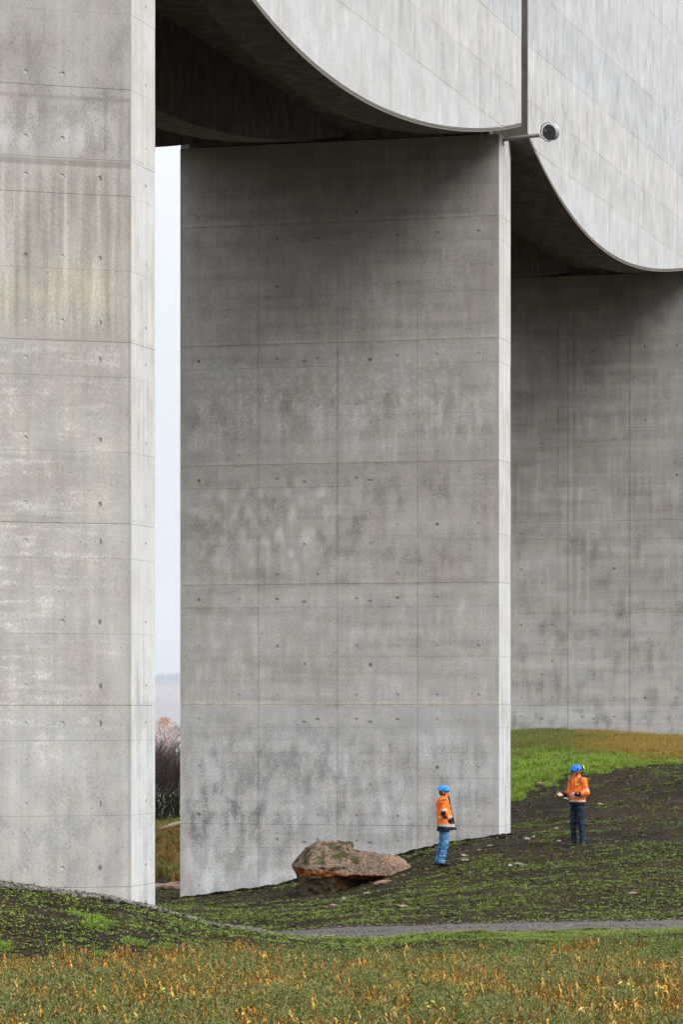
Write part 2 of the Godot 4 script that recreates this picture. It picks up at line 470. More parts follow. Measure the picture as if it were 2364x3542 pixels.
func make_concretes() -> void:
	var lifts := [16.1, 13.1, 10.1, 7.1, 4.1]
	# middle pier, broad face
	var f := Face.new(-PIER_W, 0.0, -1.2, 18.2, 68.0, 11)
	f.add("swirl", FastNoiseLite.TYPE_SIMPLEX, 1.3, 4, 1.0, 1.8, 31, 1.0, FastNoiseLite.FRACTAL_RIDGED)
	f.add("dab", FastNoiseLite.TYPE_CELLULAR, 2.4, 1, 1.0, 1.35, 32, 0.35)
	f.add("dot", FastNoiseLite.TYPE_CELLULAR, 4.6, 1, 1.0, 1.0, 33, 0.15)
	f.base(174.0, 0.07, 0.06, 0.06, 0.08, lifts, [-12, -9, -3, -6, 0, 4], [1.5, 1.6, 1.3, 1.5, 1.2, 0.5])  # darker upper lifts: some browner concrete, mostly deck shade put into the tone
	f.add("band", FastNoiseLite.TYPE_SIMPLEX_SMOOTH, 2.2, 5, 12.0, 1.0, 34)
	f.stain(-8.24, 0.0, -1.2, 18.0, "band", 0.45, 0.1, -16.0, 0.2, 0.3)
	f.stain(-8.24, 0.0, -1.2, 18.0, "band", 0.55, 0.9, 12.0, -0.2, 0.3)
	f.stain(-8.24, 0.0, 10.2, 17.6, "swirl", 0.55, 0.9, 16.0, -0.2, 1.0)
	f.stain(-8.24, 0.0, 12.0, 17.0, "swirl", 0.3, 0.0, -12.0, 0.0, 1.0)
	f.stain(-8.2, -1.0, 11.2, 13.0, "dot", 0.32, 0.05, 26.0, -0.4, 0.5)
	f.stain(-8.2, -0.1, 10.2, 11.9, "blot", 0.5, 0.8, 18.0, -0.7, 0.3, "run")
	f.stain(-8.2, -0.1, 10.6, 12.2, "cloud", 0.52, 0.25, -16.0, 0.2, 0.4, "blot")
	f.stain(-8.2, -3.6, 7.3, 9.9, "dab", 0.36, 0.05, 36.0, -0.5, 0.6)
	f.stain(-8.2, -3.0, 7.2, 9.4, "blot", 0.5, 0.8, 14.0, -0.5, 0.6)
	f.stain(-8.2, 0.0, 7.2, 10.0, "blot", 0.50, 0.22, -20.0, 0.3, 0.4, "cloud")
	f.stain(-8.2, 0.0, 4.2, 7.0, "blot", 0.5, 0.85, 12.0, -0.4, 0.4)
	f.stain(-8.24, -2.2, 0.5, 3.9, "blot", 0.53, 0.24, -16.0, -0.3, 0.6)
	f.stain(-8.24, -3.6, 0.9, 3.2, "cloud", 0.54, 0.28, -18.0, -0.3, 0.5, "blot")
	f.stain(-8.24, -5.0, -0.1, 1.9, "blot", 0.50, 0.24, -26.0, -0.3, 0.4, "cloud")
	f.stain(-8.24, -6.4, 0.2, 2.2, "run", 0.52, 0.26, -18.0, -0.3, 0.4, "blot")
	f.stain(-3.0, -0.1, 0.2, 3.3, "run", 0.50, 0.26, -26.0, 0.0, 0.5, "blot")
	f.stain(-8.24, 0.0, -1.2, 3.6, "blot", 0.48, 0.85, 14.0, -0.7, 0.6, "cloud")
	f.stain(-6.0, -1.0, 1.0, 3.6, "run", 0.55, 0.8, 16.0, -0.4, 0.5, "blot")
	f.stain(-8.24, -4.6, -1.2, 0.6, "blot", 0.35, 0.75, 24.0, -0.5, 0.3)
	for y in lifts:
		f.seam(y - 0.03, 0.05, -20.0, 0.6)
		f.seam(y + 0.06, 0.05, 14.0, 0.3, "cloud")
		f.stain(-8.24, 0.0, y - 0.9, y - 0.02, "run", 0.5, 0.85, -16.0, 0.1, 0.2)
	f.seam(4.1, 0.06, 14.0, 1.6, "run", 0.1)
	for y in [6.52, 5.3, 2.9, 1.67]:
		f.seam(y, 0.05, -16.0, 0.3, "run")
	for x in [-2.06, -4.12, -6.18]:
		f.upright(x, -1.0, 7.1, 0.03, -24.0, 0.25)
		f.upright(x, 7.1, 14.0, 0.025, -18.0, 0.25)
	f.upright(-4.12, 8.0, 13.0, 0.05, -20.0, 0.2)
	f.pits(2600, 3)
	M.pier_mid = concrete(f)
	# far pier
	f = Face.new(-PIER_W, 0.0, 2.0, 18.2, 46.0, 51)
	f.add("swirl", FastNoiseLite.TYPE_SIMPLEX, 1.1, 3, 1.0, 3.0, 52, 0.8, FastNoiseLite.FRACTAL_RIDGED)
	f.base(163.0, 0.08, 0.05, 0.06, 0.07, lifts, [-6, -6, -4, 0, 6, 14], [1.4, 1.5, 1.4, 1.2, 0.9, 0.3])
	f.add("band", FastNoiseLite.TYPE_SIMPLEX_SMOOTH, 2.2, 5, 12.0, 1.0, 54)
	f.stain(-8.24, 0.0, 2.0, 18.0, "band", 0.45, 0.1, -18.0, 0.2, 0.3)
	f.stain(-8.24, 0.0, 2.0, 18.0, "band", 0.55, 0.9, 14.0, -0.2, 0.3)
	f.stain(-8.24, 0.0, 12.5, 18.0, "swirl", 0.55, 0.9, 12.0, -0.2, 1.0)
	f.stain(-8.2, 0.0, 3.0, 7.6, "blot", 0.50, 0.22, -20.0, 0.0, 0.6, "cloud")
	f.stain(-8.2, 0.0, 2.4, 4.0, "blot", 0.50, 0.22, -22.0, -0.2, 0.3)
	f.stain(-8.2, 0.0, 7.5, 14.0, "run", 0.55, 0.9, 14.0, 0.3, 0.6)
	f.stain(-8.2, 0.0, 8.5, 9.8, "cloud", 0.5, 0.2, -24.0, 0.2, 0.4, "blot")
	for y in lifts:
		f.seam(y, 0.07, 12.0, 0.5, "cloud")
		f.stain(-8.24, 0.0, y - 1.2, y - 0.02, "run", 0.5, 0.9, -14.0, 0.2, 0.2)
	for x in [-2.06, -4.12, -6.18]:
		f.upright(x, 2.0, 16.0, 0.05, -28.0, 0.3)
	for x in [-4.45, -3.9]:
		f.upright(x, 7.0, 17.0, 0.06, -32.0, 0.35)
	f.pits(700, 5)
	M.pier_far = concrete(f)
	# near pier, bowed face; measured leftwards from its right corner
	f = Face.new(-4.2, 0.0, -0.5, 16.0, 88.0, 71, 4.5, 22.0)
	f.add("wave", FastNoiseLite.TYPE_SIMPLEX_SMOOTH, 5.5, 5, 10.0, 1.0, 72, 0.15)
	f.add("wave2", FastNoiseLite.TYPE_SIMPLEX, 2.6, 5, 7.0, 1.0, 73, 0.35, FastNoiseLite.FRACTAL_RIDGED)
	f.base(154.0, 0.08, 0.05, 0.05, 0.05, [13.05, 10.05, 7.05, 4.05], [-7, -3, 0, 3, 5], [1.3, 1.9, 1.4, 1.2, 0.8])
	f.stain(-4.2, 0.0, 3.2, 9.9, "wave", 0.5, 0.8, 24.0, -0.3, 0.5, "wave2")
	f.stain(-4.2, -0.4, 4.0, 9.9, "wave2", 0.6, 0.9, -24.0, 0.3, 0.6)
	f.stain(-4.2, -0.5, 2.6, 9.9, "wave", 0.57, 0.8, 20.0, -0.6, 0.6, "blot")
	f.stain(-4.2, 0.0, 10.1, 13.0, "run", 0.58, 0.85, 22.0, -0.5, 0.3)
	f.stain(-4.2, 0.0, 10.1, 13.0, "run", 0.42, 0.15, -16.0, 0.3, 0.3)
	f.stain(-4.2, 0.0, 10.1, 11.6, "cloud", 0.3, 0.75, -3.0, 1.3, 0.5)
	f.stain(-4.2, 0.0, 5.5, 9.4, "cloud", 0.45, 0.9, 0.0, 0.9, 0.6, "blot")
	f.stain(-4.2, 0.0, 13.0, 16.4, "blot", 0.52, 0.2, -11.0, 0.3, 0.2, "cloud")
	f.stain(-4.2, -0.2, 13.05, 14.0, "blot", 0.48, 0.66, 18.0, -0.7, 0.2)
	f.stain(-1.2, 0.0, 13.1, 14.3, "run", 0.52, 0.25, -12.0, 0.4, 0.2)
	f.stain(-4.2, 0.0, 12.9, 13.04, "cloud", 0.05, 0.3, -34.0, 0.1, 0.03)
	f.stain(-4.2, 0.0, 14.0, 14.1, "run", 0.2, 0.5, -24.0, 0.1, 0.04)
	f.stain(-4.2, 0.0, 9.6, 10.06, "blot", 0.4, 0.7, 20.0, -0.5, 0.1, "wave")
	f.stain(-4.2, 0.0, 0.3, 3.6, "cloud", 0.5, 0.3, -12.0, -0.4, 0.6, "blot")
	for y in [10.05, 7.05, 4.05]:
		f.seam(y, 0.03, -12.0, 0.9)
	f.upright(-0.02, 0.0, 14.0, 0.05, -22.0, 0.2)
	f.pits(2600, 7)
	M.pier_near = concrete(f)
	# the narrow right ends of the piers
	f = Face.new(-PIER_T, 0.0, -1.2, 18.2, 70.0, 91)
	f.base(182.0, 0.05, 0.05, 0.04, 0.05, lifts, [0, -2, 2, 0, 4, 3], [0.4, 0.7, 0.4, 0.3, 0.0, -0.1])  # paler than the broad faces: side light partly put into the colour
	f.stain(-1.3, 0.0, -1.0, 5.0, "run", 0.55, 0.25, -22.0, -0.5, 0.3, "cloud")
	f.stain(-1.3, 0.0, 8.0, 12.0, "run", 0.5, 0.2, -20.0, 1.0, 0.3, "blot")
	for y in lifts:
		f.seam(y, 0.03, -24.0, 0.8)
		f.stain(-1.3, 0.0, y - 0.5, y, "run", 0.5, 0.85, -14.0, 0.3, 0.1)
	f.pits(300, 9)
	M.pier_end = concrete(f)
	# outer face of the girders: s along the span, y up
	f = Face.new(0.0, 28.0, 16.0, 28.4, 38.0, 101, 1.8, 6.0)
	f.base(175.0, 0.07, 0.025, 0.05, 0.06, [24.5, 22.0, 20.45, 19.1, 17.95], [2, 1, -2, 2, -1, 2], [-0.1, -0.1, -0.35, 0.25, 0.1, 0.0])
	f.stain(0.0, 28.0, 18.0, 28.0, "blot", 0.52, 0.2, -14.0, -0.5, 0.5, "run")
	f.stain(0.0, 28.0, 17.9, 20.5, "cloud", 0.45, 0.85, -3.0, 0.7, 0.4, "blot")
	f.stain(0.0, 28.0, 16.0, 28.0, "run", 0.55, 0.9, 10.0, -0.2, 0.4, "blot")
	f.stain(0.0, 9.0, 18.0, 20.0, "blot", 0.52, 0.2, -12.0, 0.3, 0.4)
	for y in [22.0, 20.45, 19.1, 17.95]:
		f.seam(y, 0.05, 10.0, 0.6, "cloud", 0.3)
		f.seam(y - 0.05, 0.04, -14.0, 0.3)
	f.pits(900, 12)
	M.fascia = concrete(f)
	# plain cast concrete for backs, soffits and cores
	var nt := NoiseTexture2D.new()
	nt.width = 512; nt.height = 512; nt.seamless = true
	var n := FastNoiseLite.new()
	n.seed = 8; n.frequency = 0.012; n.fractal_octaves = 6
	nt.noise = n
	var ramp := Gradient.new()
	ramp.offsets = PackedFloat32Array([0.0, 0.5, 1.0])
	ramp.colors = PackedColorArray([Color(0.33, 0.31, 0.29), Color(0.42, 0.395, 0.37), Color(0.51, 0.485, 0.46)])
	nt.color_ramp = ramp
	var m := StandardMaterial3D.new()
	m.albedo_texture = nt
	m.uv1_triplanar = true
	m.uv1_world_triplanar = true
	m.uv1_scale = Vector3(0.35, 0.2, 0.35)
	m.roughness = 0.9
	m.metallic_specular = 0.3
	M.cast = m
	M.plug = mat(Color(0.40, 0.39, 0.38), 0.95)
	M.plug_dark = mat(Color(0.20, 0.195, 0.19), 0.95)


# A face seen from outside follows the plan (x, z) from left to right; u runs along it, v is the height.
func plan_at(plan: PackedVector2Array, u: float) -> Array:
	var left := u
	for i in plan.size() - 1:
		var d := plan[i + 1] - plan[i]
		var l := d.length()
		if left <= l or i == plan.size() - 2:
			d /= l
			return [plan[i] + d * left, Vector2(-d.y, d.x)]
		left -= l
	return []


func plan_length(plan: PackedVector2Array) -> float:
	var l := 0.0
	for i in plan.size() - 1:
		l += plan[i].distance_to(plan[i + 1])
	return l


# One cast panel between joints, with round tie holes sunk into it. uv = [u of texture 0, width, top, height]
func panel_mesh(plan: PackedVector2Array, u0: float, u1: float, v0: float, v1: float, proud: float, holes: Array, uv: Array) -> ArrayMesh:
	var mb := MB.new()
	var us := [u0, u1]
	var vs := [v0, v1]
	var run := 0.0
	for i in range(1, plan.size() - 1):
		run += plan[i].distance_to(plan[i - 1])
		if run > u0 + 0.02 and run < u1 - 0.02:
			us.append(run)
	for q in holes:
		for s in [-1.6, 1.6]:
			us.append(clampf(q.x + s * q.z, u0, u1))
			vs.append(clampf(q.y + s * q.z, v0, v1))
	us.sort()
	vs.sort()
	var ctx := [plan, uv]
	for i in us.size() - 1:
		if us[i + 1] - us[i] < 0.0005:
			continue
		for j in vs.size() - 1:
			if vs[j + 1] - vs[j] < 0.0005:
				continue
			var hole = null
			for q in holes:
				if q.x > us[i] and q.x < us[i + 1] and q.y > vs[j] and q.y < vs[j + 1]:
					hole = q
			if hole == null:
				panel_quad(mb, ctx, [Vector2(us[i], vs[j]), Vector2(us[i + 1], vs[j]), Vector2(us[i + 1], vs[j + 1]), Vector2(us[i], vs[j + 1])], proud)
			else:
				for k in 12:
					var a0 := TAU * k / 12.0
					var a1 := TAU * (k + 1) / 12.0
					var c0 := Vector2(cos(a0), sin(a0))
					var c1 := Vector2(cos(a1), sin(a1))
					var hc := Vector2(hole.x, hole.y)
					var o0: Vector2 = hc + c0 / maxf(absf(c0.x), absf(c0.y)) * hole.z * 1.6
					var o1: Vector2 = hc + c1 / maxf(absf(c1.x), absf(c1.y)) * hole.z * 1.6
					var lo := Vector2(us[i], vs[j])
					var hi := Vector2(us[i + 1], vs[j + 1])
					o0 = o0.clamp(lo, hi)
					o1 = o1.clamp(lo, hi)
					panel_quad(mb, ctx, [hc + c0 * hole.z, o0, o1, hc + c1 * hole.z], proud)
					if k % 3 == 1:
						var mid := Vector2(o0.x if absf(c0.x) > absf(c0.y) else o1.x, o1.y if absf(c0.x) > absf(c0.y) else o0.y)
						panel_quad(mb, ctx, [o0, mid, o1, o1], proud)
					var pa := plan_at(plan, hc.x + c0.x * hole.z)
					var pb := plan_at(plan, hc.x + c1.x * hole.z)
					var p0 := Vector3(pa[0].x + pa[1].x * proud, hc.y + c0.y * hole.z, pa[0].y + pa[1].y * proud)
					var p1 := Vector3(pb[0].x + pb[1].x * proud, hc.y + c1.y * hole.z, pb[0].y + pb[1].y * proud)
					var dn := Vector3(pa[1].x, 0, pa[1].y) * 0.028
					var cen := plan_at(plan, hc.x)
					var inw := (Vector3(cen[0].x, hc.y, cen[0].y) - (p0 + p1) / 2.0).normalized()
					var t0 := face_uv(hc, uv)
					mb.quad(p0, p1, p1 - dn, p0 - dn, inw, Color.WHITE, t0, t0, t0, t0)
	# the edges of the panel, back into the joint
	var rim := []
	for k in us.size() - 1:
		if us[k + 1] - us[k] > 0.0005:
			rim.append([Vector2(us[k], v0), Vector2(us[k + 1], v0), Vector2(0, -1)])
			rim.append([Vector2(us[k], v1), Vector2(us[k + 1], v1), Vector2(0, 1)])
	rim.append([Vector2(u0, v0), Vector2(u0, v1), Vector2(-1, 0)])
	rim.append([Vector2(u1, v0), Vector2(u1, v1), Vector2(1, 0)])
	for e in rim:
		var pa := plan_at(plan, e[0].x)
		var pb := plan_at(plan, e[1].x)
		var n2: Vector2 = pa[1]
		var m2: Vector2 = pb[1]
		var a := Vector3(pa[0].x + n2.x * proud, e[0].y, pa[0].y + n2.y * proud)
		var b := Vector3(pb[0].x + m2.x * proud, e[1].y, pb[0].y + m2.y * proud)
		var nn := Vector3(n2.y * e[2].x, e[2].y, -n2.x * e[2].x)
		mb.quad(a, b, b - Vector3(m2.x, 0, m2.y) * 0.04, a - Vector3(n2.x, 0, n2.y) * 0.04, nn, Color.WHITE, face_uv(e[0], uv), face_uv(e[1], uv), face_uv(e[1], uv), face_uv(e[0], uv))
	return mb.mesh()


func face_uv(p: Vector2, uv: Array) -> Vector2:
	return Vector2((p.x - uv[0]) / uv[1], (uv[2] - p.y) / uv[3])


func panel_quad(mb: MB, ctx: Array, q: Array, proud: float) -> void:
	var p := []
	var nn := Vector2.ZERO
	for c in q:
		var a := plan_at(ctx[0], c.x)
		p.append(Vector3(a[0].x + a[1].x * proud, c.y, a[0].y + a[1].y * proud))
	var mid := plan_at(ctx[0], (q[0].x + q[2].x) / 2.0)
	nn = mid[1]
	mb.quad(p[0], p[1], p[2], p[3], Vector3(nn.x, 0, nn.y), Color.WHITE, face_uv(q[0], ctx[1]), face_uv(q[1], ctx[1]), face_uv(q[2], ctx[1]), face_uv(q[3], ctx[1]))


func plug_mesh() -> ArrayMesh:
	var mb := MB.new()
	for k in 12:
		var a := TAU * k / 12.0
		var b := TAU * (k + 1) / 12.0
		var p := Vector3(cos(a), sin(a), 0)
		var q := Vector3(cos(b), sin(b), 0)
		mb.tri(Vector3(0, 0, -0.15), p * 0.98, q * 0.98, Vector3.BACK)
	return mb.mesh()


# Lays panels over a face between the given joints; holes is a list of Vector2 (u, v) with radius
func clad(pier: Node3D, plan: PackedVector2Array, cols: Array, rows: Array, major: Array, holes: Array, material: Material, uv: Array, y_min: float, sd: int) -> void:
	var r := RandomNumberGenerator.new()
	r.seed = sd
	var plug: Mesh = M.plug_shape
	rows = rows.duplicate()
	rows.sort()
	for i in cols.size() - 1:
		for j in rows.size() - 1:
			if rows[j + 1] < y_min:
				continue
			var gl: float = 0.0 if i == 0 else r.randf_range(0.0006, 0.003)
			var gr: float = 0.0 if i == cols.size() - 2 else r.randf_range(0.0006, 0.003)
			var gb: float = 0.003 if rows[j] in major else 0.0014
			var gt: float = 0.003 if rows[j + 1] in major else 0.0014
			var mine := []
			for q in holes:
				if q.x > cols[i] + 0.1 and q.x < cols[i + 1] - 0.1 and q.y > rows[j] + 0.09 and q.y < rows[j + 1] - 0.09:
					mine.append(q)
			var proud := r.randf_range(0.0, 0.005)
			var p := obj("panel", panel_mesh(plan, cols[i] + gl, cols[i + 1] - gr, rows[j] + gb, rows[j + 1] - gt, proud, mine, uv), material, pier)
			for q in mine:
				var at := plan_at(plan, q.x)
				var n3 := Vector3(at[1].x, 0, at[1].y)
				var o := obj("tie_hole_plug", plug, M.plug_dark if r.randf() < 0.10 else M.plug, p, Vector3(at[0].x, q.y, at[0].y) - n3 * r.randf_range(0.001, 0.012))
				o.basis = Basis(Vector3.UP.cross(n3).normalized(), Vector3.UP, n3).scaled_local(Vector3(q.z, q.z, 0.02))


func prism(pts: PackedVector2Array, y0: float, y1: float) -> ArrayMesh:
	# a closed upright prism over a plan given anticlockwise seen from above (x, z)
	var mb := MB.new()
	var cen := Vector2.ZERO
	for p in pts:
		cen += p / pts.size()
	for i in pts.size():
		var a := pts[i]
		var b := pts[(i + 1) % pts.size()]
		var d := (b - a).normalized()
		var n := Vector2(-d.y, d.x)
		if n.dot((a + b) / 2.0 - cen) < 0.0:
			n = -n
		mb.quad(Vector3(a.x, y0, a.y), Vector3(b.x, y0, b.y), Vector3(b.x, y1, b.y), Vector3(a.x, y1, a.y), Vector3(n.x, 0, n.y))
	var tri := Geometry2D.triangulate_polygon(pts)
	for k in range(0, tri.size(), 3):
		for y in [[y0, Vector3.DOWN], [y1, Vector3.UP]]:
			mb.tri(Vector3(pts[tri[k]].x, y[0], pts[tri[k]].y), Vector3(pts[tri[k + 1]].x, y[0], pts[tri[k + 1]].y), Vector3(pts[tri[k + 2]].x, y[0], pts[tri[k + 2]].y), y[1])
	return mb.mesh()


func lift_rows(y_lo: float, y_hi: float) -> Array:
	var rows := [y_lo, y_hi]
	var k := 4.1 - 9.0
	while k < y_hi:
		for d in [0.0, -0.58, -1.82]:
			if k + d > y_lo + 0.3 and k + d < y_hi - 0.3:
				rows.append(snappedf(k + d, 0.001))
		k += 3.0
	rows.sort()
	return rows


func bearings(pier: Node3D) -> void:
	# a low upstand between the girder ends
	var mb := MB.new()
	mb.box(Vector3(-8.15, 18.1, -0.9), Vector3(-0.35, 18.9, -0.45))
	obj("bearing_wall", mb.mesh(), M.cast, pier)


func straight_pier(at: Vector3, turn: float, label: String, material: Material, y_lo: float, tex: Array, sd: int) -> Node3D:
	var pier := thing("bridge_pier", label, "bridge pier", at, deg_to_rad(turn), "concrete wall piers of the viaduct")
	var W := PIER_W
	var T := PIER_T
	var e := 0.035
	obj("core", prism(PackedVector2Array([Vector2(-W + e, -e), Vector2(-e, -e), Vector2(-e, -T + e), Vector2(-W + e, -T + e)]), -2.0, 18.1), M.cast, pier)
	var rows := lift_rows(y_lo, 18.1)
	var major := []
	for y in rows:
		if absf(fposmod(y - 4.1 + 0.5, 3.0) - 0.5) < 0.01:
			major.append(y)
	var holes := []
	var r := RandomNumberGenerator.new()
	r.seed = sd
	for k in range(-2, 6):
		for c in 4:
			for fx in [0.24, 0.75]:
				for dy in [-0.37, -1.56, -2.77]:
					if r.randf() < (0.8 if k < 2 else 0.6):
						holes.append(Vector3(c * 2.06 + fx * 2.06, 4.1 + 3.0 * k + dy, 0.042))
			if c == 1 or c == 2:
				for dy in [-0.45, -2.02]:
					holes.append(Vector3(c * 2.06 + (0.58 if c == 1 else 0.41) * 2.06, 4.1 + 3.0 * k + dy, 0.05))
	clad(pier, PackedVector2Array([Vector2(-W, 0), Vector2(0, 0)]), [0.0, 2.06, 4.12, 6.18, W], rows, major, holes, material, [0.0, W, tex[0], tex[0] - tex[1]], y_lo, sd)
	# right end
	clad(pier, PackedVector2Array([Vector2(0, -0.012), Vector2(0, -T)]), [0.0, T - 0.012], rows, major, [], M.pier_end, [0.0, T, 18.2, 19.4], y_lo, sd + 1)
	# left end and back
	clad(pier, PackedVector2Array([Vector2(-W, -T), Vector2(-W, -0.012)]), [0.0, T - 0.012], major + [y_lo, 18.1], major, [], M.pier_end, [0.0, T, 18.2, 19.4], y_lo, sd + 2)
	clad(pier, PackedVector2Array([Vector2(-0.012, -T), Vector2(-W + 0.012, -T)]), [0.0, W * 0.5, W - 0.024], major + [y_lo, 18.1], major, [], material, [0.0, W, tex[0], tex[0] - tex[1]], y_lo, sd + 3)
	bearings(pier)
	return pier


func bowed_pier(at: Vector3, turn: float, label: String) -> Node3D:
	var pier := thing("bridge_pier", label, "bridge pier", at, deg_to_rad(turn), "concrete wall piers of the viaduct")
	var pts := PackedVector2Array([Vector2.ZERO])
	var p := Vector2.ZERO
	for a in [32.0, 33.0, 34.5, 36.0, 37.5, 39.0, 40.0, 36.0, 28.0, 18.0, 8.0, -4.0, -14.0, -24.0, -30.0, -34.0]:
		p += Vector2(-cos(deg_to_rad(a)), sin(deg_to_rad(a))) * 0.52
		pts.append(p)
	pts.reverse()
	var far := pts[0]
	var T := 1.24
	var e := 0.04
	var core := PackedVector2Array()
	for i in pts.size():
		var d := (pts[mini(i + 1, pts.size() - 1)] - pts[maxi(i - 1, 0)]).normalized()
		core.append(pts[i] - Vector2(-d.y, d.x) * e + Vector2((e if i == 0 else 0.0) - (e if i == pts.size() - 1 else 0.0), 0))
	core.append(Vector2(-e, -T + e))
	core.append(Vector2(far.x + e, -T + e))
	obj("core", prism(core, -1.0, 18.1), M.cast, pier)
	var rows := lift_rows(0.0, 18.1)
	for i in rows.size():
		if i > 0 and i < rows.size() - 1:
			rows[i] -= 0.05
	var major := []
	for y in rows:
		if absf(fposmod(y - 4.05 + 0.5, 3.0) - 0.5) < 0.01:
			major.append(y)
	var L := plan_length(pts)
	var holes := []
	for k in range(-2, 5):
		for u in [0.52, 1.16, 1.78, 2.3]:
			for dy in [-0.3, -1.62, -2.68]:
				if u != 0.52 or k < 4:
					holes.append(Vector3(L - u, 4.05 + 3.0 * k + dy, 0.038))
		holes.append(Vector3(L - 1.10, 4.05 + 3.0 * k - 0.5, 0.045))
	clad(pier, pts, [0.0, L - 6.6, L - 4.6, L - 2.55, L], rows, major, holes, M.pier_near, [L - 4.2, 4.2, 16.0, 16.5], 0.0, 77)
	var ends := []
	for k in range(-2, 5):
		for dy in [-0.3, -1.62, -2.68]:
			ends.append(Vector3(0.75, 4.05 + 3.0 * k + dy, 0.035))
	clad(pier, PackedVector2Array([Vector2(0, -0.012), Vector2(0, -T)]), [0.0, 0.61, T - 0.012], rows, major, ends, M.pier_end, [0.0, 1.3, 18.2, 19.4], 0.0, 78)
	clad(pier, PackedVector2Array([Vector2(-0.012, -T), Vector2(far.x, -T)]), [0.0, 4.1, -far.x - 0.012], major + [0.0, 18.1], major, [], M.pier_near, [0.0, 4.2, 16.0, 16.5], 0.0, 79)
	clad(pier, PackedVector2Array([Vector2(far.x, -T), Vector2(far.x, far.y)]), [0.0, T + far.y], major + [0.0, 18.1], major, [], M.pier_end, [0.0, 1.3, 18.2, 19.4], 0.0, 80)
	bearings(pier)
	return pier


# ---------------------------------------------------------------- girders
func belly(s: float, prof: Array) -> float:
	var t := s / 14.0 - 1.0
	var y := 0.0
	for c in prof:
		y = y * t + c
	return y


func girder_mesh(prof: Array, s0: float, s1: float, x0: float, x1: float, top: float) -> ArrayMesh:
	var mb := MB.new()
	var n := 64
	for i in n:
		var a := lerpf(s0, s1, float(i) / n)
		var b := lerpf(s0, s1, float(i + 1) / n)
		var ya := belly(a, prof)
		var yb := belly(b, prof)
		for x in [[x0, Vector3.LEFT], [x1, Vector3.RIGHT]]:
			mb.quad(Vector3(x[0], ya, -a), Vector3(x[0], yb, -b), Vector3(x[0], top, -b), Vector3(x[0], top, -a), x[1])
		var d := 0.05
		var na := Vector3(0, -1, -(belly(a + d, prof) - belly(a - d, prof)) / (2.0 * d)).normalized()
		var nb := Vector3(0, -1, -(belly(b + d, prof) - belly(b - d, prof)) / (2.0 * d)).normalized()
		mb.smooth(Vector3(x0, ya, -a), Vector3(x1, ya, -a), Vector3(x1, yb, -b), na, na, nb)
		mb.smooth(Vector3(x0, ya, -a), Vector3(x1, yb, -b), Vector3(x0, yb, -b), na, nb, nb)
	for s in [[s0, Vector3.BACK], [s1, Vector3.FORWARD]]:
		var y := belly(s[0], prof)
		mb.quad(Vector3(x0, y, -s[0]), Vector3(x1, y, -s[0]), Vector3(x1, top, -s[0]), Vector3(x0, top, -s[0]), s[1])
	mb.quad(Vector3(x0, top, -s0), Vector3(x1, top, -s0), Vector3(x1, top, -s1), Vector3(x0, top, -s1), Vector3.UP)
	return mb.mesh()


func fascia_panel(prof: Array, a: float, b: float, y0: float, y1: float, x: float) -> ArrayMesh:
	var mb := MB.new()
	var n := 5
	var uvof := func(s: float, y: float) -> Vector2: return Vector2(s / 28.0, (28.4 - y) / 12.4)
	var any := false
	for i in n:
		var sa := lerpf(a, b, float(i) / n)
		var sb := lerpf(a, b, float(i + 1) / n)
		var la := maxf(y0, belly(sa, prof) + 0.085)
		var lb := maxf(y0, belly(sb, prof) + 0.085)
		if la >= y1 and lb >= y1:
			continue
		la = minf(la, y1)
		lb = minf(lb, y1)
		any = true
		mb.quad(Vector3(x, la, -sa), Vector3(x, lb, -sb), Vector3(x, y1, -sb), Vector3(x, y1, -sa), Vector3.RIGHT, Color.WHITE, uvof.call(sa, la), uvof.call(sb, lb), uvof.call(sb, y1), uvof.call(sa, y1))
		mb.quad(Vector3(x, la, -sa), Vector3(x, lb, -sb), Vector3(x - 0.03, lb, -sb), Vector3(x - 0.03, la, -sa), Vector3.DOWN, Color.WHITE, uvof.call(sa, la), uvof.call(sb, lb), uvof.call(sb, lb), uvof.call(sa, la))
		mb.quad(Vector3(x, y1, -sa), Vector3(x, y1, -sb), Vector3(x - 0.03, y1, -sb), Vector3(x - 0.03, y1, -sa), Vector3.UP, Color.WHITE, uvof.call(sa, y1), uvof.call(sb, y1), uvof.call(sb, y1), uvof.call(sa, y1))
	if not any:
		return null
	for s in [[a, Vector3.BACK], [b, Vector3.FORWARD]]:
		var l := minf(maxf(y0, belly(s[0], prof) + 0.085), y1)
		var u: Vector2 = uvof.call(s[0], y1)
		mb.quad(Vector3(x, l, -s[0]), Vector3(x, y1, -s[0]), Vector3(x - 0.03, y1, -s[0]), Vector3(x - 0.03, l, -s[0]), s[1], Color.WHITE, u, u, u, u)
	return mb.mesh()


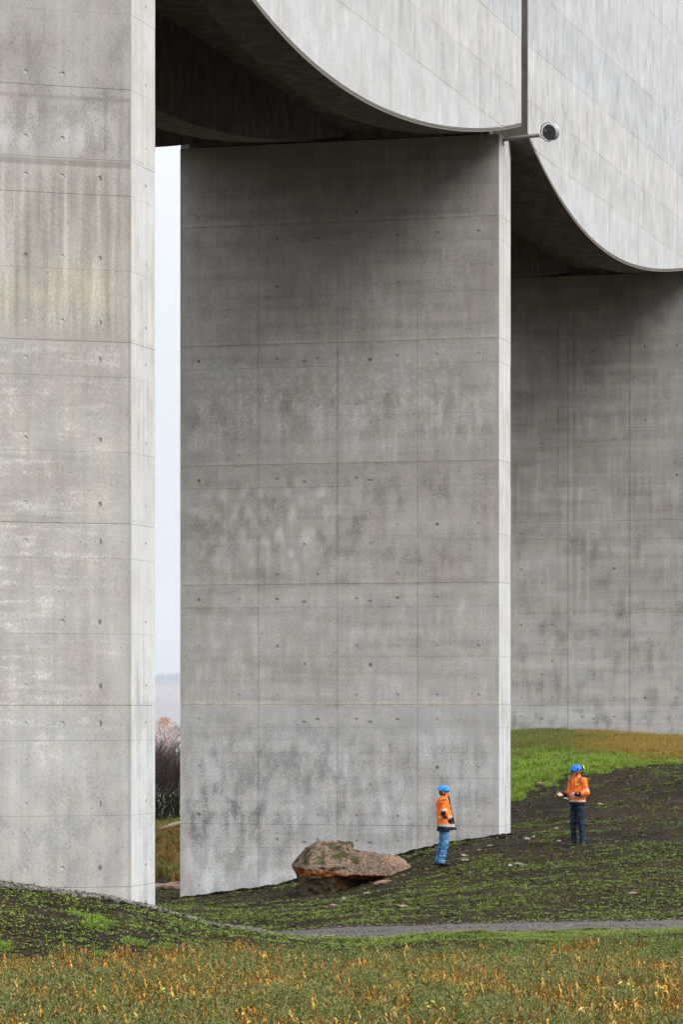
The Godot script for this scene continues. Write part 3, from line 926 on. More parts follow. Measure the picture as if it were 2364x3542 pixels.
func bridge_span(from: Vector3, to: Vector3, prof: Array, s0: float, s1: float, label: String, sd: int) -> Node3D:
	var d := to - from
	var o := thing("bridge_span", label, "bridge deck", Vector3(from.x, 0, from.z), atan2(-d.x, -d.z), "concrete spans of the viaduct")
	var r := RandomNumberGenerator.new()
	r.seed = sd
	var e := 0.5
	var out := obj("outer_girder", girder_mesh(prof, s0, s1, e - 0.96, e - 0.022, TOP_Y), M.cast, o)
	obj("inner_girder", girder_mesh(prof, s0, s1, -4.78, -3.84, DECK_Y + 0.2), M.cast, o)
	obj("outer_girder", girder_mesh(prof, s0, s1, -8.62, -7.66, TOP_Y), M.cast, o)
	var sl := MB.new()
	sl.box(Vector3(-7.72, DECK_Y, -s1 + 0.01), Vector3(e - 0.9, DECK_Y + 0.4, -s0 - 0.01))
	obj("deck_slab", sl.mesh(), M.cast, o)
	var cap := MB.new()
	cap.box(Vector3(-7.72, TOP_Y - 0.5, -s1 + 0.01), Vector3(e - 0.9, TOP_Y - 0.02, -s0 - 0.01))
	obj("deck_slab", cap.mesh(), M.cast, o)
	# cross beams at both ends, just clear of the pier heads
	for s2 in [s0 + 0.05, s1 - 0.28]:
		for bay in [[-7.655, -4.785], [-3.835, e - 0.965]]:
			var cb := MB.new()
			cb.box(Vector3(bay[0], 18.13, -s2 - 0.22), Vector3(bay[1], DECK_Y - 0.003, -s2))
			obj("cross_beam", cb.mesh(), M.cast, o)
	# drip edge along the curved foot of the outer face
	for band in [[0.0, 0.032, 0.0], [0.046, 0.074, -0.004]]:
		var mb := MB.new()
		for i in 64:
			var a := lerpf(s0, s1, i / 64.0)
			var b := lerpf(s0, s1, (i + 1) / 64.0)
			var x: float = e + band[2]
			var p := [Vector3(x, belly(a, prof) + band[0], -a), Vector3(x, belly(b, prof) + band[0], -b), Vector3(x, belly(b, prof) + band[1], -b), Vector3(x, belly(a, prof) + band[1], -a)]
			var q := []
			for k in p:
				q.append(k - Vector3(0.022 + band[2], 0, 0))
			mb.quad(p[0], p[1], p[2], p[3], Vector3.RIGHT)
			mb.quad(p[0], p[1], q[1], q[0], Vector3.DOWN)
			mb.quad(p[3], p[2], q[2], q[3], Vector3.UP)
		obj("drip_edge", mb.mesh(), M.drip, out)
	# the cast panels of the outer face, seen between their joints
	var cols := [s0, s1]
	var s := s0 + 1.75
	while s < s1 - 0.8:
		cols.append(s)
		s += 2.06
	cols.sort()
	var rows := [15.5, 17.95, 19.1, 20.45, 22.0, 24.5, TOP_Y - 0.02]
	for i in cols.size() - 1:
		for j in rows.size() - 1:
			var m := fascia_panel(prof, cols[i] + 0.004, cols[i + 1] - 0.004, rows[j] + 0.004, rows[j + 1] - 0.004, e + r.randf_range(-0.002, 0.003))
			if m:
				obj("panel", m, M.fascia, out)
	return o


# ---------------------------------------------------------------- the ground
func soil_colour(x: float, d: float) -> Color:
	var n := patch_noise.get_noise_2d(x * 1.0, d * 0.6)
	var m := patch_noise.get_noise_2d(x * 4.0 + 70.0, d * 2.5)
	var c := Color(0.024, 0.019, 0.015).lerp(Color(0.043, 0.029, 0.020), clampf(0.5 + n * 1.2 + m * 0.5, 0.0, 1.0))
	c = c.lerp(Color(0.060, 0.050, 0.042), clampf(m * 1.6 - 0.35, 0.0, 0.6))
	if d < 53.0 and not on_mound(x, d):
		c = Color(0.060, 0.046, 0.026).lerp(Color(0.045, 0.040, 0.020), clampf(0.5 + n, 0.0, 1.0))
	if d > 111.0:
		c = Color(0.075, 0.070, 0.032).lerp(Color(0.060, 0.075, 0.028), clampf(0.5 + n, 0.0, 1.0))
	return c


func on_mound(x: float, d: float) -> bool:
	# the seeded bank in front of the near pier; its foot runs towards the track on the right
	return d > mound_foot(x)


func mound_foot(x: float) -> float:
	return 45.2 + clampf((x + 7.0) * 0.75, -1.0, 8.2) + 0.25 * sin(x * 2.1)


func spaced(lo: float, hi: float, step: float, ends: Array) -> Array:
	var a := []
	for e in ends:
		if e < lo: a.append(e)
	var n := int((hi - lo) / step)
	for i in n + 1:
		a.append(lo + (hi - lo) * i / n)
	for e in ends:
		if e > hi: a.append(e)
	return a


func make_ground() -> void:
	var st := SurfaceTool.new()
	st.begin(Mesh.PRIMITIVE_TRIANGLES)
	var xs := spaced(-14.0, 15.0, 0.16, [-3000.0, -1200.0, -500.0, -220.0, -110.0, -60.0, -36.0, -25.0, -19.0, -16.0, 17.0, 20.0, 26.0, 38.0, 65.0, 120.0, 240.0, 600.0, 1400.0, 3000.0])
	var zs := spaced(40.0, 118.0, 0.22, [-60.0, -20.0, -5.0, 2.0, 6.0, 10.0, 14.0, 18.0, 22.0, 25.0, 28.0, 31.0, 34.0, 37.0, 120.0, 124.0, 130.0, 140.0, 160.0, 190.0, 240.0, 320.0, 430.0, 700.0, 1200.0, 2400.0, 5000.0])
	for d in zs:
		for x in xs:
			st.set_color(soil_colour(x, d))
			st.set_uv(Vector2(x, d))
			st.add_vertex(Vector3(x, ground_rough(x, d), -d))
	var w: int = xs.size()
	for j in zs.size() - 1:
		for i in w - 1:
			var a := j * w + i
			for k in [a, a + w, a + 1, a + 1, a + w, a + w + 1]:
				st.add_index(k)
	st.generate_normals()
	obj("ground", st.commit(), M.soil, self).set_meta("kind", "structure")
	# the gravel track across the foot of the slope
	var pts := [Vector2(-14, 64.5), Vector2(-9, 63.2), Vector2(-4.5, 61.9), Vector2(-1, 60.5), Vector2(1.1, 60), Vector2(3.7, 59.5), Vector2(6.1, 59), Vector2(9, 58.4), Vector2(13, 57.6), Vector2(20, 56.2)]
	st = SurfaceTool.new()
	st.begin(Mesh.PRIMITIVE_TRIANGLES)
	var rows := 0
	var cs := [-1.32, -1.2, -1.0, -0.6, -0.2, 0.2, 0.6, 1.0, 1.2, 1.32]
	for i in pts.size() - 1:
		for k in 24:
			var t := k / 24.0
			var p: Vector2 = pts[i].lerp(pts[i + 1], t)
			var edge := lump_noise.get_noise_1d(p.x * 3.0) * 0.25
			for c in cs:
				var cc: float = c * (1.0 + edge * 0.6)
				var rut := 0.02 * cos(c * 5.2)
				st.set_color(Color(0.125, 0.115, 0.112))
				st.set_uv(Vector2(p.x, cc))
				st.add_vertex(Vector3(p.x, ground(p.x, p.y + cc) + (0.055 - rut if absf(c) < 1.25 else -0.08) + clod_noise.get_noise_2d(p.x * 2.0, cc * 2.0) * 0.012, -p.y - cc))
			rows += 1
	for j in rows - 1:
		for i in cs.size() - 1:
			var a := j * cs.size() + i
			for k in [a, a + 1, a + cs.size(), a + 1, a + cs.size() + 1, a + cs.size()]:
				st.add_index(k)
	st.generate_normals()
	obj("gravel_track", st.commit(), M.track, self).set_meta("kind", "structure")


func make_ground_materials() -> void:
	for q in [["soil", 21, 0.02, 0.45, 1.25, 1.3], ["track", 22, 0.06, 0.5, 1.35, 1.6], ["stone", 23, 0.03, 0.6, 1.2, 2.0]]:
		var nt := NoiseTexture2D.new()
		nt.width = 512; nt.height = 512; nt.seamless = true
		var n := FastNoiseLite.new()
		n.seed = q[1]; n.frequency = q[2]; n.fractal_octaves = 6; n.fractal_gain = 0.65
		nt.noise = n
		var g := Gradient.new()
		g.offsets = PackedFloat32Array([0.15, 0.5, 0.85])
		var lo := Color(q[3], q[3], q[3]).linear_to_srgb()
		g.colors = PackedColorArray([lo, Color(0.75, 0.74, 0.73).linear_to_srgb(), Color(1, 0.99, 0.97)])
		nt.color_ramp = g
		var m := mat(Color.WHITE, 0.97, 0.0, true)
		m.albedo_texture = nt
		m.uv1_triplanar = true
		m.uv1_world_triplanar = true
		m.uv1_scale = Vector3.ONE * (1.0 / q[5])
		m.metallic_specular = 0.2
		M[q[0]] = m
	M.leaf = mat(Color.WHITE, 0.75, 0.0, true)
	M.leaf.backlight_enabled = true
	M.leaf.backlight = Color(0.25, 0.25, 0.2)
	M.leaf.cull_mode = BaseMaterial3D.CULL_DISABLED
	M.wood = mat(Color.WHITE, 0.9, 0.0, true)
	M.cloth = mat(Color.WHITE, 0.85, 0.0, true)
	M.skin = mat(Color.WHITE, 0.6, 0.0, true)
	M.gloss = mat(Color.WHITE, 0.3, 0.0, true)
	M.rubber = mat(Color(0.03, 0.03, 0.03), 0.8)
	M.drip = mat(Color(0.16, 0.145, 0.13), 0.7)


# ---------------------------------------------------------------- plants and loose ground cover
func scatter(called: String, label: String, category: String, mesh: Mesh, material: Material, places: Array, parent: Node = self) -> void:
	# places: flat list of Transform3D, Color pairs
	if places.is_empty():
		return
	var mm := MultiMesh.new()
	mm.transform_format = MultiMesh.TRANSFORM_3D
	mm.use_colors = true
	mm.mesh = mesh
	mm.instance_count = places.size() / 2
	var buf := PackedFloat32Array()
	buf.resize(mm.instance_count * 16)
	for i in mm.instance_count:
		var t: Transform3D = places[i * 2]
		var c: Color = places[i * 2 + 1]
		var b := t.basis
		var o := t.origin
		var k := i * 16
		buf[k] = b.x.x; buf[k + 1] = b.y.x; buf[k + 2] = b.z.x; buf[k + 3] = o.x
		buf[k + 4] = b.x.y; buf[k + 5] = b.y.y; buf[k + 6] = b.z.y; buf[k + 7] = o.y
		buf[k + 8] = b.x.z; buf[k + 9] = b.y.z; buf[k + 10] = b.z.z; buf[k + 11] = o.z
		buf[k + 12] = c.r; buf[k + 13] = c.g; buf[k + 14] = c.b; buf[k + 15] = 1.0
	mm.buffer = buf
	var o2 := MultiMeshInstance3D.new()
	o2.name = numbered(called) if parent == self else called
	o2.multimesh = mm
	o2.material_override = material
	parent.add_child(o2, true)
	tag(o2, label, category, "", "stuff")


func leaf(mb: MB, base: Vector3, dir: Vector3, length: float, width: float, droop: float, col: Color) -> void:
	# a folded leaf of four faces that bends down towards its tip
	var side := dir.cross(Vector3.UP)
	if side.length() < 0.05:
		side = Vector3.RIGHT
	side = side.normalized() * width * 0.5
	var mid := base + dir * length * 0.5 + Vector3.DOWN * droop * length * 0.12
	var tip := base + dir * length + Vector3.DOWN * droop * length * 0.5
	var lift := Vector3.UP * width * 0.18
	mb.flat(base, mid + side + lift, mid, col)
	mb.flat(base, mid, mid - side + lift, col)
	mb.flat(mid + side + lift, tip, mid, col)
	mb.flat(mid, tip, mid - side + lift, col)


func blade(mb: MB, base: Vector3, lean: Vector3, height: float, width: float, col: Color) -> void:
	var side := lean.cross(Vector3.UP).normalized() * width * 0.5
	var mid := base + Vector3.UP * height * 0.6 + lean * height * 0.25
	var tip := base + Vector3.UP * height * 0.9 + lean * height * 0.8
	mb.flat(base - side, base + side, mid + side * 0.7, col)
	mb.flat(base - side, mid + side * 0.7, mid - side * 0.7, col)
	mb.flat(mid - side * 0.7, mid + side * 0.7, tip, col)


func around(r: RandomNumberGenerator) -> Vector3:
	var a := r.randf() * TAU
	return Vector3(cos(a), 0, sin(a))


func tuft(r: RandomNumberGenerator, blades: int, height: float, spread: float, width: float, lean: float) -> ArrayMesh:
	var mb := MB.new()
	for i in blades:
		var d := around(r)
		var k := r.randf_range(0.65, 1.2)
		blade(mb, d * spread * r.randf(), d * lean * r.randf_range(0.3, 1.3), height * r.randf_range(0.6, 1.15), width * r.randf_range(0.7, 1.3), Color(k, k * r.randf_range(0.92, 1.05), k))
	return mb.mesh()


func seedling(r: RandomNumberGenerator) -> ArrayMesh:
	var mb := MB.new()
	for i in 8:
		var d := (around(r) + Vector3.UP * r.randf_range(0.3, 1.2)).normalized()
		var k := r.randf_range(0.7, 1.2)
		leaf(mb, around(r) * 0.02 * r.randf() + Vector3.UP * 0.012, d, r.randf_range(0.035, 0.075), r.randf_range(0.012, 0.026), 0.5, Color(k, k, k * 0.9))
	return mb.mesh()


func bean_plant(r: RandomNumberGenerator, kind: int) -> ArrayMesh:
	# kind 0: dried stalk with curled leaves and pods; 1: leafy and green; 2: thin grey-green weed
	var mb := MB.new()
	var h: float = [0.50, 0.42, 0.43][kind] * r.randf_range(0.85, 1.15)
	var stems: int = [2, 2, 5][kind]
	for s in stems:
		var lean := around(r) * r.randf_range(0.02, [0.10, 0.16, 0.2][kind])
		var foot := around(r) * 0.02
		var top := foot + Vector3.UP * h * r.randf_range(0.8, 1.0) + lean
		var mid := (foot + top) / 2.0 + around(r) * 0.015
		var sc: Color = [Color(0.55, 0.42, 0.28), Color(0.5, 0.8, 0.4), Color(0.7, 0.8, 0.6)][kind]
		mb.tube([foot, mid, top], [0.005, 0.004, 0.002], 3, sc, false)
		var n: int = [17, 9, 24][kind]
		for i in n:
			var t := r.randf_range(0.15, 1.0)
			var p := foot.lerp(mid, t * 2.0) if t < 0.5 else mid.lerp(top, t * 2.0 - 1.0)
			var k := r.randf_range(0.55, 1.25)
			if kind == 0:
				if r.randf() < 0.45:
					var d := (around(r) + Vector3.DOWN * r.randf_range(-0.2, 1.2)).normalized()
					leaf(mb, p, d, r.randf_range(0.03, 0.055), 0.012, 1.0, Color(0.62, 0.45, 0.32) * k)
				else:
					var d := (around(r) + Vector3.DOWN * r.randf_range(-0.3, 1.0)).normalized()
					leaf(mb, p, d, r.randf_range(0.03, 0.06), r.randf_range(0.010, 0.022), 1.2, Color(1.05, r.randf_range(0.75, 1.05), 0.8) * k)
			elif kind == 1:
				var d := (around(r) + Vector3.UP * r.randf_range(-0.2, 0.8)).normalized()
				leaf(mb, p, d, r.randf_range(0.045, 0.085), r.randf_range(0.03, 0.055), 0.6, Color(1, 1, 1) * k)
			else:
				var d := (around(r) + Vector3.UP * r.randf_range(0.0, 1.4)).normalized()
				leaf(mb, p, d, r.randf_range(0.03, 0.07), r.randf_range(0.006, 0.014), 0.4, Color(1, 1, 1) * k)
	return mb.mesh()


func clod(r: RandomNumberGenerator, rough := 0.35) -> ArrayMesh:
	# a lump of eighteen or so facets
	var mb := MB.new()
	var rings := []
	for j in 4:
		var ring := []
		var la := lerpf(-1.2, 1.2, j / 3.0)
		for i in 6:
			var a := TAU * (i + 0.5 * (j % 2)) / 6.0
			ring.append(Vector3(cos(a) * cos(la), sin(la) * 0.7, sin(a) * cos(la)) * r.randf_range(1.0 - rough, 1.0 + rough * 0.5))
		rings.append(ring)
	var lo := Vector3(0, -0.75, 0)
	var hi := Vector3(r.randf_range(-0.2, 0.2), 0.72, 0)
	for i in 6:
		var k := (i + 1) % 6
		for j in 3:
			var a: Vector3 = rings[j][i]
			var b: Vector3 = rings[j][k]
			var c: Vector3 = rings[j + 1][k]
			var d: Vector3 = rings[j + 1][i]
			for t in [[a, b, c], [a, c, d]]:
				var nn: Vector3 = (t[2] - t[0]).cross(t[1] - t[0])
				if nn.dot(t[0] + t[1] + t[2]) < 0.0: nn = -nn
				mb.tri(t[0], t[1], t[2], nn.normalized())
		for t in [[lo, rings[0][i], rings[0][k]], [hi, rings[3][i], rings[3][k]]]:
			var nn: Vector3 = (t[2] - t[0]).cross(t[1] - t[0])
			if nn.dot(t[0] + t[1] + t[2]) < 0.0: nn = -nn
			mb.tri(t[0], t[1], t[2], nn.normalized())
	return mb.mesh()


func spin(r: RandomNumberGenerator, at: Vector3, size: Vector3, tilt := 0.0) -> Transform3D:
	var b := Basis(Vector3.UP, r.randf() * TAU)
	if tilt > 0.0:
		b = b * Basis(Vector3.RIGHT, r.randf_range(-tilt, tilt)) * Basis(Vector3.BACK, r.randf_range(-tilt, tilt))
	return Transform3D(b.scaled_local(size), at)


func in_pier(x: float, d: float) -> bool:
	for q in [[-3.49, 55.0], [3.87, 81.6], [11.35, 107.3]]:
		var v := Vector2(x - q[0], d - q[1])
		var a := deg_to_rad(15.5)
		var along := v.x * sin(a) + v.y * cos(a)
		var left := -v.x * cos(a) + v.y * sin(a)
		if along > -0.05 and along < 1.4 and left > -0.05 and left < 8.4:
			return true
		if q[1] == 55.0 and left > 0.0 and left < 8.4 and along > -1.9 and along < 1.4 and along > -left * 0.72:
			return true
	return false


func track_centre(x: float) -> float:
	return 60.25 - 0.21 * x + (maxf(-1.0 - x, 0.0)) * 0.08


func make_cover() -> void:
	var r := RandomNumberGenerator.new()
	r.seed = 1001
	# seedlings on the bare soil of the bank and the slope
	for variant in 3:
		var list := []
		var shape := seedling(r)
		var n := 0
		while n < 95000:
			n += 1
			var d := r.randf_range(45.0, 96.0)
			var x := r.randf_range(-11.0, 12.0)
			if absf(x) > d * 0.135 + 2.0 or not on_mound(x, d) or in_pier(x, d) or absf(d - track_centre(x)) < 1.35:
				continue
			if d > grass_line(x) + 0.5:
				continue
			var m := patch_noise.get_noise_2d(x * 1.6 + 40.0, d * 2.2) + 0.6 * patch_noise.get_noise_2d(x * 6.0, d * 6.0)
			var want := 0.04
			if d > 61.0 and d < 74.0 and x > -1.0:
				want += 0.18 * smoothstep(-1.0, 5.0, x)
			if d > 72.0:
				want -= 0.20 * smoothstep(72.0, 77.0, d)
			if d > 60.5 and d < 82.0 and x < 1.5 and x > -6.0:
				want += 0.02 - 0.10 * smoothstep(70.0, 76.0, d)
			if d < 57.0 and x < 1.0:
				want += 0.06
			if m < -want * 2.2 - 0.05 and r.randf() > 0.12:
				continue
			if m < 0.10 and r.randf() > 0.6:
				continue
			var s := r.randf_range(0.32, 0.88) * (1.1 if d < 58.0 else 1.0)
			var c := Color(0.125, 0.19, 0.032).lerp(Color(0.20, 0.26, 0.055), r.randf())
			if r.randf() < 0.25:
				c = Color(0.12, 0.125, 0.04)
			list.append(spin(r, Vector3(x, ground_rough(x, d), -d), Vector3(s, s, s), 0.3))
			list.append(c)
		scatter("seedlings", "scattered pale green seedlings sprouting from the dark bare soil", "seedlings", shape, M.leaf, list)
	# lawn strip along the near side of the track and tufts on the bank
	var strip := []
	var turf := tuft(r, 12, 0.075, 0.06, 0.009, 0.7)
	for i in 26000:
		var x := r.randf_range(-3.0, 11.5)
		var off := r.randf_range(-5.2, -1.2)
		var d := track_centre(x) + off
		if x < 0.5 and off < -2.8:
			continue
		var m := patch_noise.get_noise_2d(x * 1.3 + 9.0, d * 2.0)
		m += 0.5 * patch_noise.get_noise_2d(x * 7.0, d * 8.0)
		if m < -0.06 + 0.07 * absf(off + 2.2) - smoothstep(-0.5, 4.0, x) * 0.10:
			continue
		strip.append(spin(r, Vector3(x, ground_rough(x, d) - 0.004, -d), Vector3.ONE * r.randf_range(0.7, 1.25)))
		strip.append(Color(0.13, 0.20, 0.035).lerp(Color(0.21, 0.24, 0.06), r.randf()))
	for q in [[-3.95, 51.3, 0.28], [-3.7, 51.0, 0.2], [-3.75, 50.2, 0.2], [-3.1, 49.4, 0.16], [-2.6, 49.6, 0.15], [-5.0, 48.3, 0.2], [-1.0, 50.7, 0.2], [-3.4, 47.9, 0.16]]:
		for i in int(150 * q[2] * q[2] * 4.0) + 6:
			var v: Vector3 = around(r) * q[2] * sqrt(r.randf())
			strip.append(spin(r, Vector3(q[0] + v.x, ground_rough(q[0] + v.x, q[1] + v.z), -q[1] - v.z), Vector3.ONE * r.randf_range(0.8, 1.5)))
			strip.append(Color(0.15, 0.28, 0.03).lerp(Color(0.21, 0.30, 0.05), r.randf()))
	scatter("lawn_strip", "bright green short grass along the near edge of the gravel track", "grass", turf, M.leaf, strip)
	# the far grassy bank in front of the last pier
	for variant in 2:
		var shape := tuft(r, 16, [0.15, 0.20][variant], 0.12, [0.010, 0.008][variant], [0.7, 0.4][variant])
		var list := []
		for i in 30000:
			var x := r.randf_range(3.6, 13.5)
			var d := r.randf_range(89.0, 110.0)
			var line := grass_line(x)
			line += patch_noise.get_noise_2d(x * 9.0, d * 5.0) * 2.2
			if (d < line and (r.randf() > 0.03 or d < line - 2.5)) or in_pier(x, d):
				continue
			var back := smoothstep(98.0, 100.5, d + patch_noise.get_noise_2d(x * 3.0, d * 2.0) * 3.5)
			if variant == 1 and r.randf() > 0.25 + 0.75 * back:
				continue
			var gold := smoothstep(7.0, 9.0, x + patch_noise.get_noise_2d(x, d) * 2.0) * smoothstep(95.5, 98.5, d)
			var c := Color(0.17, 0.30, 0.028).lerp(Color(0.26, 0.35, 0.06), r.randf())
			c = c.lerp(Color(0.19, 0.16, 0.055).lerp(Color(0.13, 0.17, 0.035), r.randf()), back * 0.85)
			c = c.lerp(Color(0.38, 0.25, 0.055).lerp(Color(0.25, 0.20, 0.05), r.randf()), gold)
			var s := r.randf_range(0.7, 1.2) * clampf((d - line) * 0.6 + 0.35, 0.35, 1.0)
			list.append(spin(r, Vector3(x, ground_rough(x, d) - 0.01, -d), Vector3.ONE * s))
			list.append(c)
		scatter("bank_grass", ["soft green grass growing on the bank below the farthest pier", "taller brown and golden grass at the foot of the farthest pier"][variant], "grass", shape, M.leaf, list)
	# rust coloured rough grass on the bank seen between the piers
	var rust := []
	var rusty := tuft(r, 18, 0.34, 0.16, 0.012, 0.9)
	for i in 9000:
		var x := r.randf_range(-15.0, 1.0)
		var d := r.randf_range(93.0, 112.0)
		if d < 94.5 + patch_noise.get_noise_2d(x * 2.0, 3.0) * 2.0:
			continue
		var c := Color(0.26, 0.12, 0.03).lerp(Color(0.20, 0.15, 0.045), r.randf())
		c = c.lerp(Color(0.13, 0.16, 0.03), clampf(patch_noise.get_noise_2d(x * 3.0, d * 3.0) * 2.5, 0.0, 0.8))
		if d > 105.5 and r.randf() < 0.6:
			c = Color(0.24, 0.24, 0.05)
		rust.append(spin(r, Vector3(x, ground(x, d) - 0.02, -d), Vector3.ONE * r.randf_range(0.7, 1.4)))
		rust.append(c)
	scatter("rough_grass", "rust brown rough grass on the bank seen between the two nearer piers", "grass", rusty, M.leaf, rust)
	var low := []
	for i in 5000:
		var x := r.randf_range(-12.0, -1.5)
		var d := r.randf_range(62.0, 93.5)
		if in_pier(x, d) or patch_noise.get_noise_2d(x * 2.0, d * 1.5) < -0.02 or x > -d * 0.047:
			continue
		low.append(spin(r, Vector3(x, ground(x, d), -d), Vector3.ONE * r.randf_range(0.6, 1.3)))
		low.append(Color(0.10, 0.17, 0.025).lerp(Color(0.15, 0.2, 0.03), r.randf()))
	scatter("low_weeds", "low green weeds on the ground between the two nearer piers", "weeds", turf, M.leaf, low)
	# crop field in the foreground
	var kinds := [[], [], []]
	for i in 25000:
		var d := sqrt(r.randf_range(19.0 * 19.0, 54.5 * 54.5))
		var x := r.randf_range(-1.0, 1.0) * (d * 0.135 + 1.5)
		if d > field_edge(x) + lump_noise.get_noise_2d(x * 6.0, 1.0) * 1.4:
			continue
		var m := patch_noise.get_noise_2d(x * 2.2, d * 1.2) + 0.5 * patch_noise.get_noise_2d(x * 7.0 + 30.0, d * 4.0)
		m += 0.20 * smoothstep(-0.5, -4.0, x) * smoothstep(36.0, 42.0, d)
		m += 0.13 * smoothstep(0.5, 3.0, x) * (1.0 - smoothstep(36.0, 44.0, d))
		m -= 0.20 * smoothstep(44.0, 49.0, d) * smoothstep(0.0, 2.0, x)
		m -= 0.07 * (1.0 - smoothstep(28.0, 38.0, d)) * smoothstep(3.0, -1.0, x)
		var kind := 2
		if m > 0.15:
			kind = 0
		elif r.randf() < 0.14 + 0.25 * smoothstep(44.0, 49.0, d) * smoothstep(0.0, 2.0, x):
			kind = 1
		elif r.randf() < 0.20:
			kind = 0
		var c := Color(0.34, 0.185, 0.033).lerp(Color(0.50, 0.33, 0.07), r.randf())
		if kind == 0 and r.randf() < 0.3:
			c = Color(0.22, 0.135, 0.04)
		if kind == 1:
			c = Color(0.09, 0.19, 0.025).lerp(Color(0.20, 0.24, 0.04), r.randf() * r.randf())
			if r.randf() < 0.05:
				c = Color(0.45, 0.36, 0.05)
		if kind == 2:
			c = Color(0.11, 0.14, 0.042).lerp(Color(0.23, 0.205, 0.07), r.randf())
		kinds[kind].append(spin(r, Vector3(x, ground(x, d) - 0.01, -d), Vector3.ONE * r.randf_range(0.75, 1.15), 0.12))
		kinds[kind].append(c)
	for k in 3:
		# three shapes of each kind, so that neighbours differ
		for variant in 3:
			var part := []
			for i in range(variant * 2, kinds[k].size() - 1, 6):
				part.append(kinds[k][i])
				part.append(kinds[k][i + 1])
			scatter(["dry_bean_crop", "green_bean_crop", "field_weeds"][k], ["dry orange brown bean stalks filling the foreground field", "still green leafy bean plants among the dry foreground crop", "grey green feathery weeds between the bean stalks in the foreground"][k], ["crop", "crop", "weeds"][k], bean_plant(r, k), M.leaf, part)
	# soil clods
	var lumps := []
	for i in 15000:
		var d := r.randf_range(45.5, 95.0)
		var x := r.randf_range(-9.0, 11.5)
		if absf(x) > d * 0.118 + 0.8 or not on_mound(x, d) or absf(d - track_centre(x)) < 1.3 or in_pier(x, d):
			continue
		var s := 0.012 + 0.03 * pow(r.randf(), 3.0)
		if d > 79.5 and d < 82.6 + 0.28 * (3.87 - x) and x < 4.5:
			s *= 1.7
		lumps.append(spin(r, Vector3(x, ground_rough(x, d), -d), Vector3(s * r.randf_range(0.8, 1.8), s, s), 0.3))
		var k := r.randf_range(0.6, 1.6)
		lumps.append(Color(0.028, 0.021, 0.016) * k)
	# heaped clods where the soil meets the middle pier
	for i in 1500:
		var w := r.randf_range(-0.4, 8.4)
		var off := absf(r.randfn(0.0, 0.10))
		var x := 3.87 - 0.9636 * w - 0.267 * off
		var d := 81.6 + 0.267 * w - 0.9636 * off - 0.02
		var s := r.randf_range(0.012, 0.05) * (1.0 + 0.8 * lump_noise.get_noise_1d(w * 9.0))
		lumps.append(spin(r, Vector3(x, ground_rough(x, d) + 0.02, -d), Vector3(s * 1.3, s, s), 0.4))
		lumps.append(Color(0.024, 0.019, 0.015) * r.randf_range(0.7, 1.3))
	scatter("soil_clods", "dark crumbs and lumps of soil lying over the bare slope", "soil", clod(r), M.soil, lumps)
	# crushed stone on the track and heaped along the foot of the near pier
	var grit := []
	for i in 9000:
		var x := r.randf_range(-5.0, 11.0)
		var off := r.randfn(0.0, 0.75)
		var d := track_centre(x) + clampf(off, -1.5, 1.5)
		var s := r.randf_range(0.008, 0.026)
		grit.append(spin(r, Vector3(x, ground(x, d) + 0.05, -d), Vector3(s * 1.4, s, s), 0.3))
		grit.append(Color(0.16, 0.145, 0.14) * r.randf_range(0.5, 1.5))
	var edge := [Vector2(-7.4, 52.0), Vector2(-5.5, 53.05), Vector2(-4.2, 54.2), Vector2(-3.4, 54.85), Vector2(-3.1, 55.9), Vector2(-2.6, 56.7), Vector2(-2.0, 57.1), Vector2(-1.3, 57.6), Vector2(-0.8, 58.2), Vector2(0.0, 58.9)]
	for i in 3600:
		var q := r.randf() * (edge.size() - 1.001)
		var p: Vector2 = edge[int(q)].lerp(edge[int(q) + 1], q - int(q)) + Vector2(r.randfn(0.0, 0.08), r.randfn(-0.12, 0.17))
		if in_pier(p.x, p.y):
			continue
		var s := r.randf_range(0.012, 0.04)
		grit.append(spin(r, Vector3(p.x, ground_rough(p.x, p.y) + 0.01 + 0.05 * r.randf(), -p.y), Vector3(s * r.randf_range(1.0, 1.7), s, s), 0.5))
		grit.append(Color(0.21, 0.195, 0.18) * r.randf_range(0.4, 1.3))
	scatter("crushed_stone", "grey crushed stone on the track and along the foot of the near pier", "gravel", clod(r), M.stone, grit)


func grass_line(x: float) -> float:
	return 90.5 + clampf((x - 4.7) * 1.15, 0.0, 5.0) + 0.5 * sin(x * 2.3) + 0.3 * sin(x * 5.1)


func field_edge(x: float) -> float:
	return 44.3 + clampf((x + 6.0) * 0.75, 0.0, 7.6)


func make_stones() -> void:
	# single stones lying on the slope
	var r := RandomNumberGenerator.new()
	r.seed = 77
	var shapes := [clod(r, 0.45), clod(r, 0.5), clod(r, 0.3)]
	for q in STONES:
		var x: float = q[0]
		var d: float = q[1]
		var o := obj("stone", shapes[r.randi() % 3], M["stone_" + q[3]], self, Vector3(x, ground_rough(x, d) + q[2] * 0.16, -d))
		o.basis = spin(r, Vector3.ZERO, Vector3(q[2], q[2] * 0.42, q[2] * 0.7), 0.15).basis
		tag(o, q[4], "stone", "loose stones on the bare slope")


